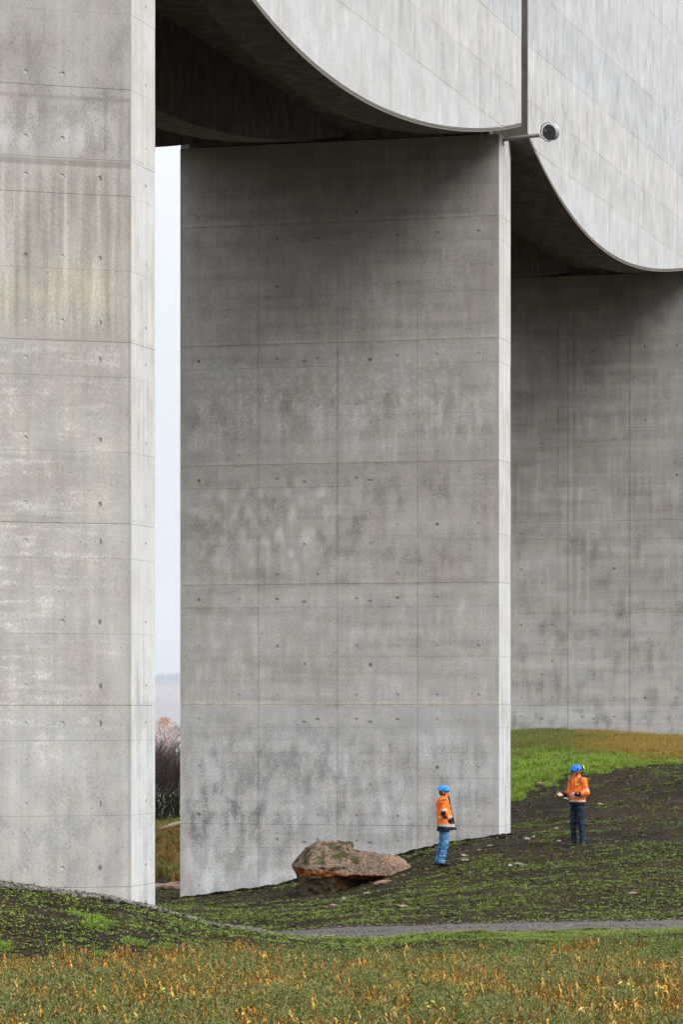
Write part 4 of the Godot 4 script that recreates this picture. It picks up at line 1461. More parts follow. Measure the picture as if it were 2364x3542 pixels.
func make_field_flowers() -> void:
	# a few plants that stand out from the crop
	var r := RandomNumberGenerator.new()
	r.seed = 31
	for q in FIELD_PLANTS:
		var o := thing("field_plant", q[3], "plant", Vector3(q[0], ground(q[0], q[1]), -q[1]), 0.0, "plants standing out of the bean field")
		var mb := MB.new()
		var lv := MB.new()
		var col: Color = q[2]
		for s in 2:
			var top := Vector3(r.randf_range(-0.06, 0.06), r.randf_range(0.40, 0.50), r.randf_range(-0.05, 0.05))
			mb.tube([Vector3.ZERO, top * 0.5 + around(r) * 0.02, top], [0.006, 0.005, 0.003], 4, Color(0.12, 0.15, 0.05))
			for i in 5:
				leaf(lv, top * r.randf_range(0.7, 1.0), (around(r) + Vector3.UP * r.randf_range(-0.1, 0.7)).normalized(), r.randf_range(0.06, 0.1), r.randf_range(0.04, 0.065), 0.7, col * r.randf_range(0.8, 1.15))
		obj("stem", mb.mesh(), M.wood, o)
		obj("leaves", lv.mesh(), M.leaf, o)


# ---------------------------------------------------------------- far things
func twig(mb: MB, r: RandomNumberGenerator, p: Vector3, d: Vector3, length: float, rad: float, depth: int) -> void:
	var q := p + d * length * 0.5 + around(r) * length * 0.06
	var e := q + (d + around(r) * 0.25 + Vector3.UP * 0.12).normalized() * length * 0.5
	var c := Color(0.042, 0.036, 0.030).lerp(Color(0.10, 0.062, 0.058), clampf(1.0 - depth / 4.0, 0.0, 1.0))
	mb.tube([p, q, e], [rad, rad * 0.8, rad * 0.6], 3, c, false)
	if depth == 0:
		return
	var n := 3 if depth > 2 else 4
	for i in n:
		var from := q.lerp(e, r.randf()) if i > 0 else e
		twig(mb, r, from, (d + around(r) * r.randf_range(0.4, 1.0) + Vector3.UP * 0.12).normalized(), length * r.randf_range(0.55, 0.82), rad * 0.62, depth - 1)


func make_shrubs() -> void:
	var r := RandomNumberGenerator.new()
	r.seed = 15
	var spots := [[-6.4, 110.3, 0.70], [-5.5, 111.6, 0.70], [-6.2, 113.6, 0.76], [-9.6, 111.5, 0.8], [-4.0, 114.2, 0.85], [-12.3, 113.5, 0.9], [-2.2, 113.0, 0.8]]
	var where := ["left of the gap between the two nearer piers", "right of the gap between the two nearer piers", "behind the two in the gap between the piers", "hidden left behind the nearest pier", "hidden right behind the middle pier", "farthest left behind the nearest pier", "farthest right behind the middle pier"]
	for k in spots.size():
		var q: Array = spots[k]
		var o := thing("bare_shrub", "dark twiggy leafless shrub standing " + where[k], "shrub", Vector3(q[0], ground(q[0], q[1]) - 0.05, -q[1]), r.randf() * TAU, "leafless shrubs beyond the bank")
		var mb := MB.new()
		var mt := MB.new()
		for i in 12:
			var d := (around(r) * r.randf_range(0.05, 0.6) + Vector3.UP).normalized()
			var l: float = 1.5 * q[2]
			mt.tube([around(r) * 0.15, d * l * 0.5, d * l], [0.035, 0.03, 0.022], 5, Color(0.05, 0.042, 0.035))
			twig(mb, r, d * l * 0.55, (d + around(r) * 0.3).normalized(), 1.0 * q[2], 0.016, 4)
			twig(mb, r, d * l, d, 1.05 * q[2], 0.016, 4)
		obj("stems", mt.mesh(), M.wood, o)
		obj("twigs", mb.mesh(), M.wood, o)
		var lv := MB.new()
		for i in 1900:
			var p := around(r) * r.randf_range(0.1, 1.2) + Vector3.UP * r.randf_range(0.05, 2.6) * sqrt(r.randf())
			leaf(lv, p, (around(r) + Vector3.UP * r.randf_range(-0.5, 0.6)).normalized(), r.randf_range(0.06, 0.12), r.randf_range(0.04, 0.07), 0.4, Color(0.045, 0.075, 0.022).lerp(Color(0.08, 0.085, 0.03), r.randf()))
		obj("leaves", lv.mesh(), M.leaf, o)


func make_far() -> void:
	var r := RandomNumberGenerator.new()
	r.seed = 19
	# valley trees in the mist
	var kinds := ["pale orange autumn tree in the mist", "grey leafless tree in the mist"]
	var spots := [[-21.0, 395.0, 0, 11.6], [-18.6, 372.0, 1, 9.8], [-25.5, 405.0, 1, 11.0], [-30.0, 390.0, 0, 11.0], [-15.0, 410.0, 0, 11.5], [-10.0, 400.0, 1, 11.0], [-36.0, 410.0, 1, 12.0], [-4.0, 420.0, 0, 12.0], [-20.0, 350.0, 1, 8.2]]
	var where := ["centre of the gap between the piers", "in front of the orange tree in the gap", "left in the gap between the piers", "far left behind the nearest pier", "right in the gap beside the middle pier", "behind the middle pier", "farthest left behind the nearest pier", "farthest right behind the middle pier", "lowest in the gap between the piers"]
	for k in spots.size():
		var q: Array = spots[k]
		var gy := ground(q[0], q[1])
		var o := thing("valley_tree", kinds[q[2]] + ", " + where[k], "tree", Vector3(q[0], gy, -q[1]), r.randf() * TAU, "misty trees in the valley")
		var hgt: float = q[3]
		var mt := MB.new()
		mt.tube([Vector3(0, -0.3, 0), Vector3(0.1, hgt * 0.3, 0), Vector3(0, hgt * 0.75, 0.1)], [0.22, 0.16, 0.05], 6, Color(0.07, 0.06, 0.05))
		for i in 26:
			var y := r.randf_range(0.25, 0.8) * hgt
			var d := (around(r) + Vector3.UP * r.randf_range(0.3, 1.0)).normalized()
			mt.tube([Vector3(0, y, 0), Vector3(0, y, 0) + d * hgt * 0.12, Vector3(0, y, 0) + (d + Vector3.UP * 0.2) * hgt * 0.26], [0.06, 0.045, 0.015], 4, Color(0.07, 0.06, 0.05), false)
		obj("trunk", mt.mesh(), M.wood, o)
		var cr := MB.new()
		for i in (2600 if q[2] == 0 else 900):
			var a := around(r)
			var y := r.randf_range(0.22, 1.0)
			var rad := hgt * 0.30 * sin(clampf((y - 0.12) / 0.88, 0.0, 1.0) * PI * 0.92 + 0.1) * pow(r.randf(), 0.4) * (0.85 + 1.3 * patch_noise.get_noise_3d(a.x * 9.0, y * 22.0, a.z * 9.0))
			var p := a * rad + Vector3.UP * y * hgt
			var c := Color(0.58, 0.24, 0.045).lerp(Color(0.44, 0.24, 0.09), r.randf()) if q[2] == 0 else Color(0.16, 0.13, 0.12)
			var d := (around(r) + Vector3.UP * r.randf_range(-0.5, 0.5)).normalized()
			if q[2] == 0:
				leaf(cr, p, d, r.randf_range(0.2, 0.38), r.randf_range(0.14, 0.26), 0.5, c)
			else:
				blade(cr, p, d * 0.7, r.randf_range(0.5, 1.0), 0.03, c)
		obj("crown", cr.mesh(), M.leaf, o)
	# two ridges across the valley
	for q in [[1100.0, 11.2, Color(0.19, 0.145, 0.15), 31], [1550.0, 17.4, Color(0.05, 0.075, 0.085), 33]]:
		var st := SurfaceTool.new()
		st.begin(Mesh.PRIMITIVE_TRIANGLES)
		var n := FastNoiseLite.new()
		n.seed = q[3]; n.frequency = 0.004; n.fractal_octaves = 4
		var w := 0
		for i in 160:
			var x := lerpf(-900.0, 700.0, i / 159.0)
			w = 0
			for t in [0.0, 0.25, 0.5, 0.75, 0.92, 1.0, 1.08, 1.5]:
				var y: float = -14.0 + (q[1] + 14.0 + n.get_noise_2d(x, 5.0) * 3.0) * sin(minf(t, 2.0 - t) * PI * 0.5) + n.get_noise_2d(x * 6.0, t * 300.0) * 0.8
				st.set_color(q[2] * (1.0 + 0.5 * n.get_noise_2d(x * 9.0, t * 900.0)))
				st.add_vertex(Vector3(x, y, -q[0] + 220.0 * (1.0 - t)))
				w += 1
		for i in 159:
			for j in w - 1:
				var a := i * w + j
				for k in [a, a + 1, a + w, a + 1, a + w + 1, a + w]:
					st.add_index(k)
		st.generate_normals()
		obj("hills", st.commit(), M.wood, self).set_meta("kind", "structure")
		var list := []
		for i in 7000:
			var x := r.randf_range(-300.0, 100.0)
			var t := 1.0 - pow(r.randf(), 1.5) * 0.5
			var y: float = -14.0 + (q[1] + 14.0 + n.get_noise_2d(x, 5.0) * 3.0) * sin(t * PI * 0.5)
			var s := r.randf_range(0.5, 1.1) * (1.0 if q[3] == 33 else 0.55)
			list.append(spin(r, Vector3(x, y - (0.5 if q[3] == 33 else 1.6), -q[0] + 220.0 * (1.0 - t)), Vector3(s, s, s)))
			list.append(q[2] * r.randf_range(0.7, 1.3))
		var cone := MB.new()
		for i in 40:
			var y := r.randf_range(0.3, 3.0)
			var d := around(r)
			leaf(cone, Vector3.UP * y, (d + Vector3.DOWN * 0.2).normalized(), (3.3 - y) * 0.36, 0.5, 0.6, Color(1, 1, 1))
		scatter("distant_wood", ["pale mauve leafless wood covering the nearer misty hill", "dark blue conifer wood along the farthest misty ridge"][0 if q[3] == 31 else 1], "wood", cone.mesh(), M.leaf, list)
	# the mist that lies in the valley
	var fog := FogVolume.new()
	fog.name = "valley_mist"
	fog.shape = RenderingServer.FOG_VOLUME_SHAPE_BOX
	fog.size = Vector3(1900.0, 90.0, 1600.0)
	fog.position = Vector3(-100.0, 15.0, -980.0)
	var fm := FogMaterial.new()
	fm.density = 0.0009
	fm.albedo = Color(0.93, 0.96, 1.0)
	fog.material = fm
	add_child(fog)
	tag(fog, "pale mist filling the valley below the far hills", "mist", "", "stuff")


# ---------------------------------------------------------------- the boulder
func make_boulder() -> void:
	var o := thing("boulder", "big pink granite boulder with orange broken edges in front of the middle pier", "boulder", Vector3(0.11, -0.40, -77.2))
	var lo := Vector3(-1.35, -0.45, -0.95)
	var f := SDF.new(lo, Vector3(1.85, 1.5, 1.15), 0.027)
	var n := FastNoiseLite.new()
	n.seed = 6; n.frequency = 1.5; n.fractal_octaves = 3
	var n2 := FastNoiseLite.new()
	n2.seed = 7; n2.frequency = 6.5; n2.fractal_octaves = 3
	# planes [normal, a point on it]
	var upper := [[Vector3(0.13, 0.80, 0.58), Vector3(-0.3, 0.62, 0.80)], [Vector3(-0.15, 1.0, 0.12), Vector3(-0.4, 1.20, -0.15)], [Vector3(0.15, 1.0, 0.10), Vector3(0.12, 1.09, -0.2)],
		[Vector3(-0.80, 0.55, 0.22), Vector3(-1.02, 0.80, 0.25)], [Vector3(-0.9, -0.45, 0.2), Vector3(-1.07, 0.68, 0.3)], [Vector3(0.62, 0.75, 0.10), Vector3(1.42, 0.76, 0.2)], [Vector3(0.9, -0.5, 0.2), Vector3(1.56, 0.60, 0.3)],
		[Vector3(0.05, 0.3, -1.0), Vector3(0.0, 0.8, -0.65)], [Vector3(0.05, -0.93, 0.36), Vector3(-0.1, 0.56, 0.80)], [Vector3(-0.06, -0.35, 1.0), Vector3(0.0, 0.6, 0.80)], [Vector3(0.55, -0.1, 0.83), Vector3(0.95, 0.5, 0.74)]]
	var step := [[Vector3(0, 1, 0.12), Vector3(-0.3, 1.24, -0.25)], [Vector3(1, 0.1, 0.1), Vector3(0.13, 1.1, -0.2)], [Vector3(0.2, 0.35, 1.0), Vector3(-0.2, 1.16, 0.02)], [Vector3(-0.7, 0.7, 0.1), Vector3(-0.8, 1.16, -0.2)], [Vector3(0, 0, -1), Vector3(0, 1, -0.6)], [Vector3(0, -1, 0), Vector3(0, 0.7, 0)]]
	var lower := [[Vector3(-1.0, -0.12, 0.15), Vector3(-1.03, 0.5, 0.3)], [Vector3(-0.15, -0.35, 1.0), Vector3(-0.8, 0.5, 0.66)], [Vector3(0.55, -0.35, 0.75), Vector3(-0.2, 0.45, 0.62)], [Vector3(0.9, -0.25, 0.3), Vector3(0.22, 0.25, 0.3)], [Vector3(0, 0, -1), Vector3(0, 0, -0.6)], [Vector3(0, 1, 0), Vector3(0, 0.75, 0)], [Vector3(0, -1, 0), Vector3(0, -0.35, 0)]]
	var keel := [[Vector3(0, 0.0, 1.0), Vector3(0.5, 0.3, 0.15)], [Vector3(1.0, 0.2, 0.1), Vector3(1.35, 0.3, 0)], [Vector3(0, 0, -1), Vector3(0, 0, -0.6)], [Vector3(0, 1, 0), Vector3(0, 0.62, 0)], [Vector3(0, -1, 0), Vector3(0, -0.35, 0)], [Vector3(-1, 0, 0), Vector3(-0.6, 0, 0)]]
	var sets := [upper, step, lower, keel]
	for s in sets:
		for q in s:
			q[0] = q[0].normalized()
			q.append(q[0].dot(q[1]))
	var i := 0
	for z in f.nz:
		for y in f.ny:
			for x in f.nx:
				var p := lo + Vector3(x, y, z) * f.h
				var wob := n.get_noise_3dv(p) * 0.04
				var best := 1.0
				for s in sets:
					var d := -1.0
					for q in s:
						d = maxf(d, q[0].dot(p) - q[2])
						if d > best:
							break
					best = minf(best, d)
				if absf(best) < 0.25:
					best += wob + n2.get_noise_3dv(p) * 0.042
				f.f[i] = best
				i += 1
	var mb := MB.new()
	f.build(mb, func(p: Vector3, nn: Vector3) -> Color:
		var sp := n2.get_noise_3dv(p * 3.5)
		var big := n.get_noise_3dv(p * 1.4 + Vector3(7, 0, 0))
		var rim := 0.60 - 0.10 * clampf(p.x, -0.2, 1.4)
		if p.y > rim + 0.06 + 0.04 * sp or (nn.y > 0.45 and p.y > rim - 0.1):
			var c := Color(0.185, 0.122, 0.086).lerp(Color(0.125, 0.108, 0.08), clampf(0.5 + big * 1.6, 0.0, 1.0))
			if sp > 0.16: c = Color(0.30, 0.215, 0.17)
			if sp < -0.2: c = Color(0.06, 0.058, 0.045)
			if big + 0.5 * sp > 0.22 and p.x < 0.3 and p.y > 0.8: c = Color(0.055, 0.065, 0.018)
			if p.x > 0.95 and p.y > 0.8 - (p.x - 0.95) * 0.4 and sp > -0.1: c = Color(0.34, 0.22, 0.16)
			return c
		if p.y > rim - 0.09 + 0.10 * big and nn.z > -0.2:
			return Color(0.40, 0.145, 0.045) if sp + big * 0.6 > -0.12 else Color(0.10, 0.05, 0.028)
		var b := Color(0.12, 0.088, 0.056).lerp(Color(0.075, 0.07, 0.048), clampf(0.5 + sp, 0.0, 1.0))
		if p.x + p.y * 0.9 > 0.05 and p.x + p.y * 0.9 < 0.26 and p.x < 0.25: b = Color(0.22, 0.11, 0.05)
		if sp > 0.25: b = Color(0.19, 0.12, 0.07)
		return b)
	o.scale = Vector3(0.96, 1.0, 1.0)
	# broken rock: every facet keeps its own direction
	for k in range(0, mb.v.size(), 3):
		var nn := (mb.v[k + 2] - mb.v[k]).cross(mb.v[k + 1] - mb.v[k]).normalized()
		for j in 3:
			mb.n[k + j] = nn
	obj("rock_body", mb.mesh(), M.stone, o)
	# the split off flake under the tip
	var fl := MB.new()
	fl.box(Vector3(-0.07, -0.11, -0.05), Vector3(0.06, 0.1, 0.05), Color(0.13, 0.085, 0.045), Transform3D(Basis(Vector3.BACK, 0.5) * Basis(Vector3.UP, 0.4), Vector3(1.26, 0.47, 0.62)))
	obj("rock_flake", fl.mesh(), M.stone, o)


func make_gap_things() -> void:
	var r := RandomNumberGenerator.new()
	r.seed = 4
	for q in [[-5.05, 90.3, 0.75, "long flat red rock beside the nearest pier, left of the gap"], [-4.45, 90.0, 0.5, "shorter flat red rock in the gap beside the middle pier"]]:
		var o := obj("flat_rock", clod(r, 0.25), M.stone_pink, self, Vector3(q[0], ground(q[0], q[1]) + 0.06, -q[1]))
		o.basis = Basis(Vector3.UP, 0.1).scaled_local(Vector3(q[2], 0.2, 0.35))
		tag(o, q[3], "rock")
	var mb := MB.new()
	mb.tube([Vector3(-1.0, -0.25, 0.1), Vector3(-0.3, 0.02, 0.05), Vector3(0.3, 0.16, 0), Vector3(1.3, 0.22, -0.1)], [0.07, 0.075, 0.08, 0.07], 8, Color(0.30, 0.26, 0.21))
	var lg := obj("fallen_log", mb.mesh(), M.wood, self, Vector3(-5.05, ground(-5.05, 105.3) + 0.22, -105.3))
	tag(lg, "pale fallen log on top of the rusty grass bank between the piers", "log")


# ---------------------------------------------------------------- the floodlight
func make_floodlight() -> void:
	var o := thing("floodlight", "round grey floodlight on a steel arm at the top of the middle pier", "floodlight", Vector3(3.87, 18.03, -81.6), deg_to_rad(AXIS))
	var steel := mat(Color(0.30, 0.29, 0.28), 0.45, 0.7)
	var grey := mat(Color(0.42, 0.42, 0.43), 0.5, 0.3)
	var dark := mat(Color(0.085, 0.085, 0.09), 0.55)
	var mb := MB.new()
	mb.box(Vector3(0.004, -0.14, -0.52), Vector3(0.016, 0.08, -0.36))
	for z in [-0.5, -0.38]:
		for y in [-0.11, 0.05]:
			mb.tube([Vector3(0.016, y, z), Vector3(0.03, y, z)], [0.012, 0.012], 6)
	obj("wall_plate", mb.mesh(), steel, o)
	mb = MB.new()
	mb.tube([Vector3(0.016, 0.0, -0.44), Vector3(0.92, 0.07, -0.44)], [0.05, 0.05], 4)
	obj("arm", mb.mesh(), steel, o)
	# U-shaped yoke round the lamp head; the head looks away from the viewer, up along the girder
	var head := Vector3(1.20, 0.13, -0.44)
	var ax := Vector3(0.30, 0.22, -0.93).normalized()
	var up := (Vector3.UP - ax * ax.y).normalized()
	up = up.rotated(ax, 0.18)
	var sd := ax.cross(up)
	var yk := MB.new()
	var rim := 0.225
	yk.tube([head + up * rim, head + up * rim - sd * 0.12 * -1.0, head + up * 0.13 + sd * 0.255, head + sd * 0.27, head - up * 0.13 + sd * 0.255, head - up * rim + sd * 0.12, head - up * rim], [0.013, 0.013, 0.013, 0.016, 0.013, 0.013, 0.016], 6)
	if (head + sd * 0.27).x > head.x:
		yk = MB.new()
		yk.tube([head + up * rim, head + up * rim - sd * 0.12, head + up * 0.13 - sd * 0.255, head - sd * 0.27, head - up * 0.13 - sd * 0.255, head - up * rim - sd * 0.12, head - up * rim], [0.013, 0.013, 0.013, 0.016, 0.013, 0.013, 0.016], 6)
	obj("yoke", yk.mesh(), grey, o)
	# lamp body: back plate, housing ring with fins
	var hd := MB.new()
	hd.tube([head - ax * 0.07, head - ax * 0.062], [0.182, 0.19], 28)
	obj("back_plate", hd.mesh(), dark, o)
	hd = MB.new()
	hd.tube([head - ax * 0.061, head - ax * 0.03, head - ax * 0.028, head + ax * 0.05, head + ax * 0.055, head + ax * 0.09], [0.192, 0.197, 0.18, 0.18, 0.205, 0.208], 28)
	var body := obj("housing", hd.mesh(), grey, o)
	for k in 26:
		var a := TAU * k / 26.0
		var dr := up * cos(a) + sd * sin(a)
		var tg := ax.cross(dr)
		var fb := MB.new()
		fb.box(Vector3(-0.006, 0.17, -0.035), Vector3(0.006, 0.206, 0.06), Color.WHITE, Transform3D(Basis(tg, dr, ax), head))
		obj("cooling_fin", fb.mesh(), grey, body)
	var kn := MB.new()
	kn.tube([head - ax * 0.071, head - ax * 0.085], [0.022, 0.018], 10)
	obj("cap", kn.mesh(), M.rubber, o)
	var lbl := MB.new()
	lbl.box(Vector3(-0.025, -0.025, 0), Vector3(0.025, 0.025, 0.003), Color.WHITE, Transform3D(Basis(sd, up, -ax), head - ax * 0.0705 + up * 0.04 - sd * 0.11))
	obj("type_plate", lbl.mesh(), grey, o)
	var cb := MB.new()
	cb.tube([Vector3(0.90, 0.04, -0.40), Vector3(0.95, -0.02, -0.36), Vector3(1.01, 0.04, -0.34), head - ax * 0.075 - Vector3(0.12, 0.02, 0)], [0.008, 0.008, 0.008, 0.008], 6)
	obj("cable", cb.mesh(), M.rubber, o)


# ---------------------------------------------------------------- people
func hand(f: SDF, wrist: Vector3, dir: Vector3, palm: Vector3, thumb: float, curl: float, spread := 0.05) -> void:
	# palm and five fingers; palm is the way the palm faces, thumb (+1, -1) the side it leaves from
	var fd := dir.normalized()
	var pn := (palm - fd * palm.dot(fd)).normalized()
	var sd := fd.cross(pn) * thumb
	var knuckle := wrist + fd * 0.085
	for k in 4:
		var off := (1.5 - k) * 0.021
		f.cap(wrist + sd * off * 0.6, knuckle + sd * off, 0.017, 0.013, 0.014)
		var ln: float = [0.042, 0.047, 0.044, 0.034][k]
		var a := curl * (0.7 + 0.15 * k)
		var fan := sd * (1.5 - k) * spread
		var d1 := (fd * cos(a * 0.6) + pn * sin(a * 0.6) + fan).normalized()
		var d2 := (fd * cos(a * 1.5) + pn * sin(a * 1.5) + fan).normalized()
		var j0 := knuckle + sd * off
		var j1 := j0 + d1 * ln
		f.cap(j0, j1, 0.0105, 0.0095, 0.004)
		f.cap(j1, j1 + d2 * ln * 0.85, 0.0095, 0.008, 0.004)
	var t0 := wrist + fd * 0.028 + sd * 0.028
	var t1 := t0 + (fd * 0.75 + sd * 0.75 + pn * 0.25).normalized() * 0.042
	f.cap(wrist + fd * 0.02, t0, 0.017, 0.015, 0.012)
	f.cap(t0, t1, 0.0135, 0.012, 0.006)
	f.cap(t1, t1 + (fd * 0.95 + sd * 0.35 + pn * 0.2).normalized() * 0.033, 0.0115, 0.009, 0.005)


func along(p: Vector3, a: Vector3, b: Vector3) -> Vector2:
	# how far along the bone, and how far from it
	var ab := b - a
	var t := (p - a).dot(ab) / ab.length_squared()
	return Vector2(t, (p - a - ab * clampf(t, 0.0, 1.0)).length())


func person(J: Dictionary, label: String, at: Vector3, turn: float) -> Node3D:
	var o := thing("person", label, "person", at, turn)
	# --- body: one figure, head and hands on finer grids
	var mb := MB.new()
	var f := SDF.new(Vector3(-0.5, 0.0, -0.45), Vector3(0.5, 1.62, 0.6), 0.016)
	for s in [0, 1]:
		f.cap(J.shoulder[s], J.elbow[s], 0.048, 0.038, 0.03)
		f.cap(J.elbow[s], J.wrist[s], 0.037, 0.027, 0.03)
		f.cap(J.hip[s], J.knee[s], 0.072, 0.05, 0.04)
		f.cap(J.knee[s], J.ankle[s], 0.046, 0.034, 0.04)
		f.cap(J.chest, J.shoulder[s], 0.09, 0.05, 0.05)
		f.cap(J.pelvis, J.hip[s], 0.10, 0.085, 0.05)
	f.cap(J.pelvis, J.chest, 0.12, 0.12, 0.06, 1.1, 0.9)
	f.cap(J.chest, J.neck, 0.07, 0.056, 0.05)
	var skin := func(_p: Vector3, _n: Vector3) -> Color: return Color(0.50, 0.27, 0.20)
	f.build(mb, skin)
	var ht: Transform3D = J.head
	var c := ht.origin
	f = SDF.new(c - Vector3(0.15, 0.16, 0.16), c + Vector3(0.15, 0.28, 0.17), 0.007)
	var P := func(x: float, y: float, z: float) -> Vector3: return ht * Vector3(x, y, z)
	f.cap(J.neck, P.call(0, 0.05, -0.015), 0.058, 0.056, 0.03)
	f.cap(P.call(0, 0.125, -0.035), P.call(0, 0.125, 0.025), 0.080, 0.074, 0.03)
	f.cap(P.call(0, 0.17, -0.02), P.call(0, 0.17, 0.01), 0.066, 0.062, 0.04)
	f.cap(P.call(0, 0.06, 0.035), P.call(0, 0.035, 0.062), 0.056, 0.034, 0.035)
	f.cap(P.call(-0.03, 0.10, 0.062), P.call(0.03, 0.10, 0.062), 0.026, 0.026, 0.02)
	f.cap(P.call(-0.035, 0.142, 0.072), P.call(0.035, 0.142, 0.072), 0.014, 0.014, 0.015)
	f.cap(P.call(0, 0.13, 0.094), P.call(0, 0.092, 0.112), 0.008, 0.014, 0.012)
	f.cap(P.call(-0.018, 0.068, 0.09), P.call(0.018, 0.068, 0.09), 0.009, 0.009, 0.008)
	for s in [-1.0, 1.0]:
		f.cap(P.call(0.080 * s, 0.135, -0.012), P.call(0.079 * s, 0.095, -0.002), 0.017, 0.011, 0.008)
	var inv := ht.affine_inverse()
	f.build(mb, func(p: Vector3, _n: Vector3) -> Color:
		var q := inv * p
		if absf(absf(q.x) - 0.032) < 0.014 and absf(q.y - 0.124) < 0.007 and q.z > 0.05: return Color(0.06, 0.045, 0.04)
		if absf(q.x) < 0.024 and absf(q.y - 0.068) < 0.008 and q.z > 0.08: return Color(0.36, 0.13, 0.11)
		if q.z < -0.015 and q.y > 0.05 and absf(q.x) < 0.079 or q.y > 0.17: return Color(0.13, 0.10, 0.08)
		return Color(0.54, 0.28, 0.205).lerp(Color(0.52, 0.22, 0.16), clampf(1.0 - absf(q.y - 0.09) * 18.0, 0.0, 0.6)))
	for s in [0, 1]:
		var wr: Vector3 = J.wrist[s]
		var hd: Array = J.hand[s]
		f = SDF.new(wr - Vector3.ONE * 0.14, wr + Vector3.ONE * 0.22 * Vector3(1, 1, 1), 0.006)
		f.cap(wr - (hd[0] as Vector3).normalized() * 0.06, wr, 0.028, 0.025, 0.01)
		hand(f, wr, hd[0], hd[1], hd[2], hd[3])
		f.build(mb, func(_p: Vector3, _n: Vector3) -> Color: return Color(0.56, 0.32, 0.245))
	obj("body", mb.mesh(), M.skin, o)
	# --- jacket
	f = SDF.new(Vector3(-0.5, 0.68, -0.45), Vector3(0.5, 1.66, 0.6), 0.0125)
	for q in J.coat:
		f.cap(q[0], q[1], q[2] * 0.93, q[3] * 0.94, 0.05)
	for s in [0, 1]:
		f.cap(J.chest + Vector3(0, 0.09, 0), J.shoulder[s], 0.095, 0.072, 0.06)
		f.cap(J.shoulder[s], J.elbow[s], 0.073, 0.062, 0.035)
		var cuff: Vector3 = J.elbow[s].lerp(J.wrist[s], 0.93)
		f.cap(J.elbow[s], cuff, 0.061, 0.048, 0.03)
	f.cap(J.neck + Vector3(0, -0.06, 0.0), J.neck + Vector3(0, J.collar, 0.018), 0.085, 0.074, 0.03)
	# folds of the cloth
	var nf := FastNoiseLite.new()
	nf.seed = 12; nf.frequency = 7.0; nf.fractal_octaves = 2
	var i := 0
	for z in f.nz:
		for y in f.ny:
			for x in f.nx:
				if absf(f.f[i]) < 0.06:
					var p := f.o + Vector3(x, y, z) * f.h
					f.f[i] += nf.get_noise_3d(p.x * 1.5, p.y * 1.3, p.z * 1.5) * 0.018
				i += 1
	f.cut(Vector3(0, -1, J.hem_tilt).normalized(), -J.hem)
	mb = MB.new()
	var worn := func(p: Vector3, n: Vector3) -> Color:
		# a little grime and bleaching over the cloth
		var g := nf.get_noise_3d(p.x * 2.0 + 9.0, p.y * 2.0, p.z * 2.0)
		return (J.paint.call(p, n) as Color) * (1.0 + 0.12 * g)
	f.build(mb, worn)
	var jk := obj("jacket", mb.mesh(), M.cloth, o)
	for q in J.trim:
		var tb := MB.new()
		tb.tube(q[1], q[2], 4, q[3])
		obj(q[0], tb.mesh(), M.cloth, jk)
	# --- jeans
	f = SDF.new(Vector3(-0.4, 0.03, -0.4), Vector3(0.4, 1.08, 0.35), 0.0125)
	f.cap(J.pelvis + Vector3(0, 0.06, 0), J.pelvis, 0.14, 0.145, 0.05, 1.15, 0.95)
	for s in [0, 1]:
		f.cap(J.hip[s], J.knee[s], 0.100, 0.077, 0.03)
		f.cap(J.knee[s], J.ankle[s] + Vector3(0, 0.0, -0.005), 0.075, 0.068, 0.035)
		f.cap(J.ankle[s], J.ankle[s] + Vector3(0, -0.03, -0.005), 0.076, 0.078, 0.01)
	i = 0
	for z in f.nz:
		for y in f.ny:
			for x in f.nx:
				if absf(f.f[i]) < 0.06:
					var p := f.o + Vector3(x, y, z) * f.h
					f.f[i] += nf.get_noise_3d(p.x * 1.2, p.y * 2.2, p.z * 1.2) * 0.019
				i += 1
	f.cut(Vector3(0, 1, 0), 1.05)
	f.cut(Vector3(0, -1, 0), -0.05)
	var fade := FastNoiseLite.new()
	fade.seed = 2; fade.frequency = 4.0; fade.fractal_octaves = 3
	mb = MB.new()
	var jc: Array = J.denim
	f.build(mb, func(p: Vector3, _n: Vector3) -> Color: return jc[0].lerp(jc[1], clampf(0.45 + fade.get_noise_3d(p.x, p.y * 2.5, p.z) * 1.3, 0.0, 1.0)))
	obj("jeans", mb.mesh(), M.cloth, o)
	# --- shoes
	for s in [0, 1]:
		var an: Vector3 = J.ankle[s]
		var toe: Vector3 = J.toe[s]
		var heel := Vector3(an.x, 0.04, an.z) - toe * 0.06
		f = SDF.new(an + Vector3(-0.25, -0.12, -0.25), an + Vector3(0.25, 0.06, 0.3), 0.009)
		var y0: float = J.ground[s]
		heel.y = y0 + 0.042
		f.cap(heel, heel + toe * 0.10, 0.042, 0.044, 0.02)
		f.cap(heel + toe * 0.10, heel + toe * 0.20 + Vector3(0, -0.008, 0), 0.045, 0.036, 0.02)
		f.cap(Vector3(an.x, y0 + 0.1, an.z) - toe * 0.02, heel + toe * 0.12, 0.04, 0.04, 0.03)
		f.cut(Vector3(0, -1, 0), -y0 - 0.001)
		mb = MB.new()
		var sc: Array = J.shoe
		f.build(mb, func(p: Vector3, _n: Vector3) -> Color: return sc[1] if p.y < y0 + 0.024 else (sc[2] if fade.get_noise_3dv(p * 9.0) > 0.22 else sc[0]))
		obj("shoe", mb.mesh(), M.cloth, o)
	# --- helmet
	f = SDF.new(c - Vector3(0.17, -0.02, 0.19), c + Vector3(0.17, 0.34, 0.19), 0.0085)
	f.cap(P.call(0, 0.160, -0.035), P.call(0, 0.160, 0.03), 0.106, 0.099, 0.03)
	f.cap(P.call(0, 0.185, -0.025), P.call(0, 0.185, 0.015), 0.098, 0.092, 0.03)
	f.cap(P.call(-0.05, 0.165, 0.085), P.call(0.05, 0.165, 0.085), 0.035, 0.035, 0.04)
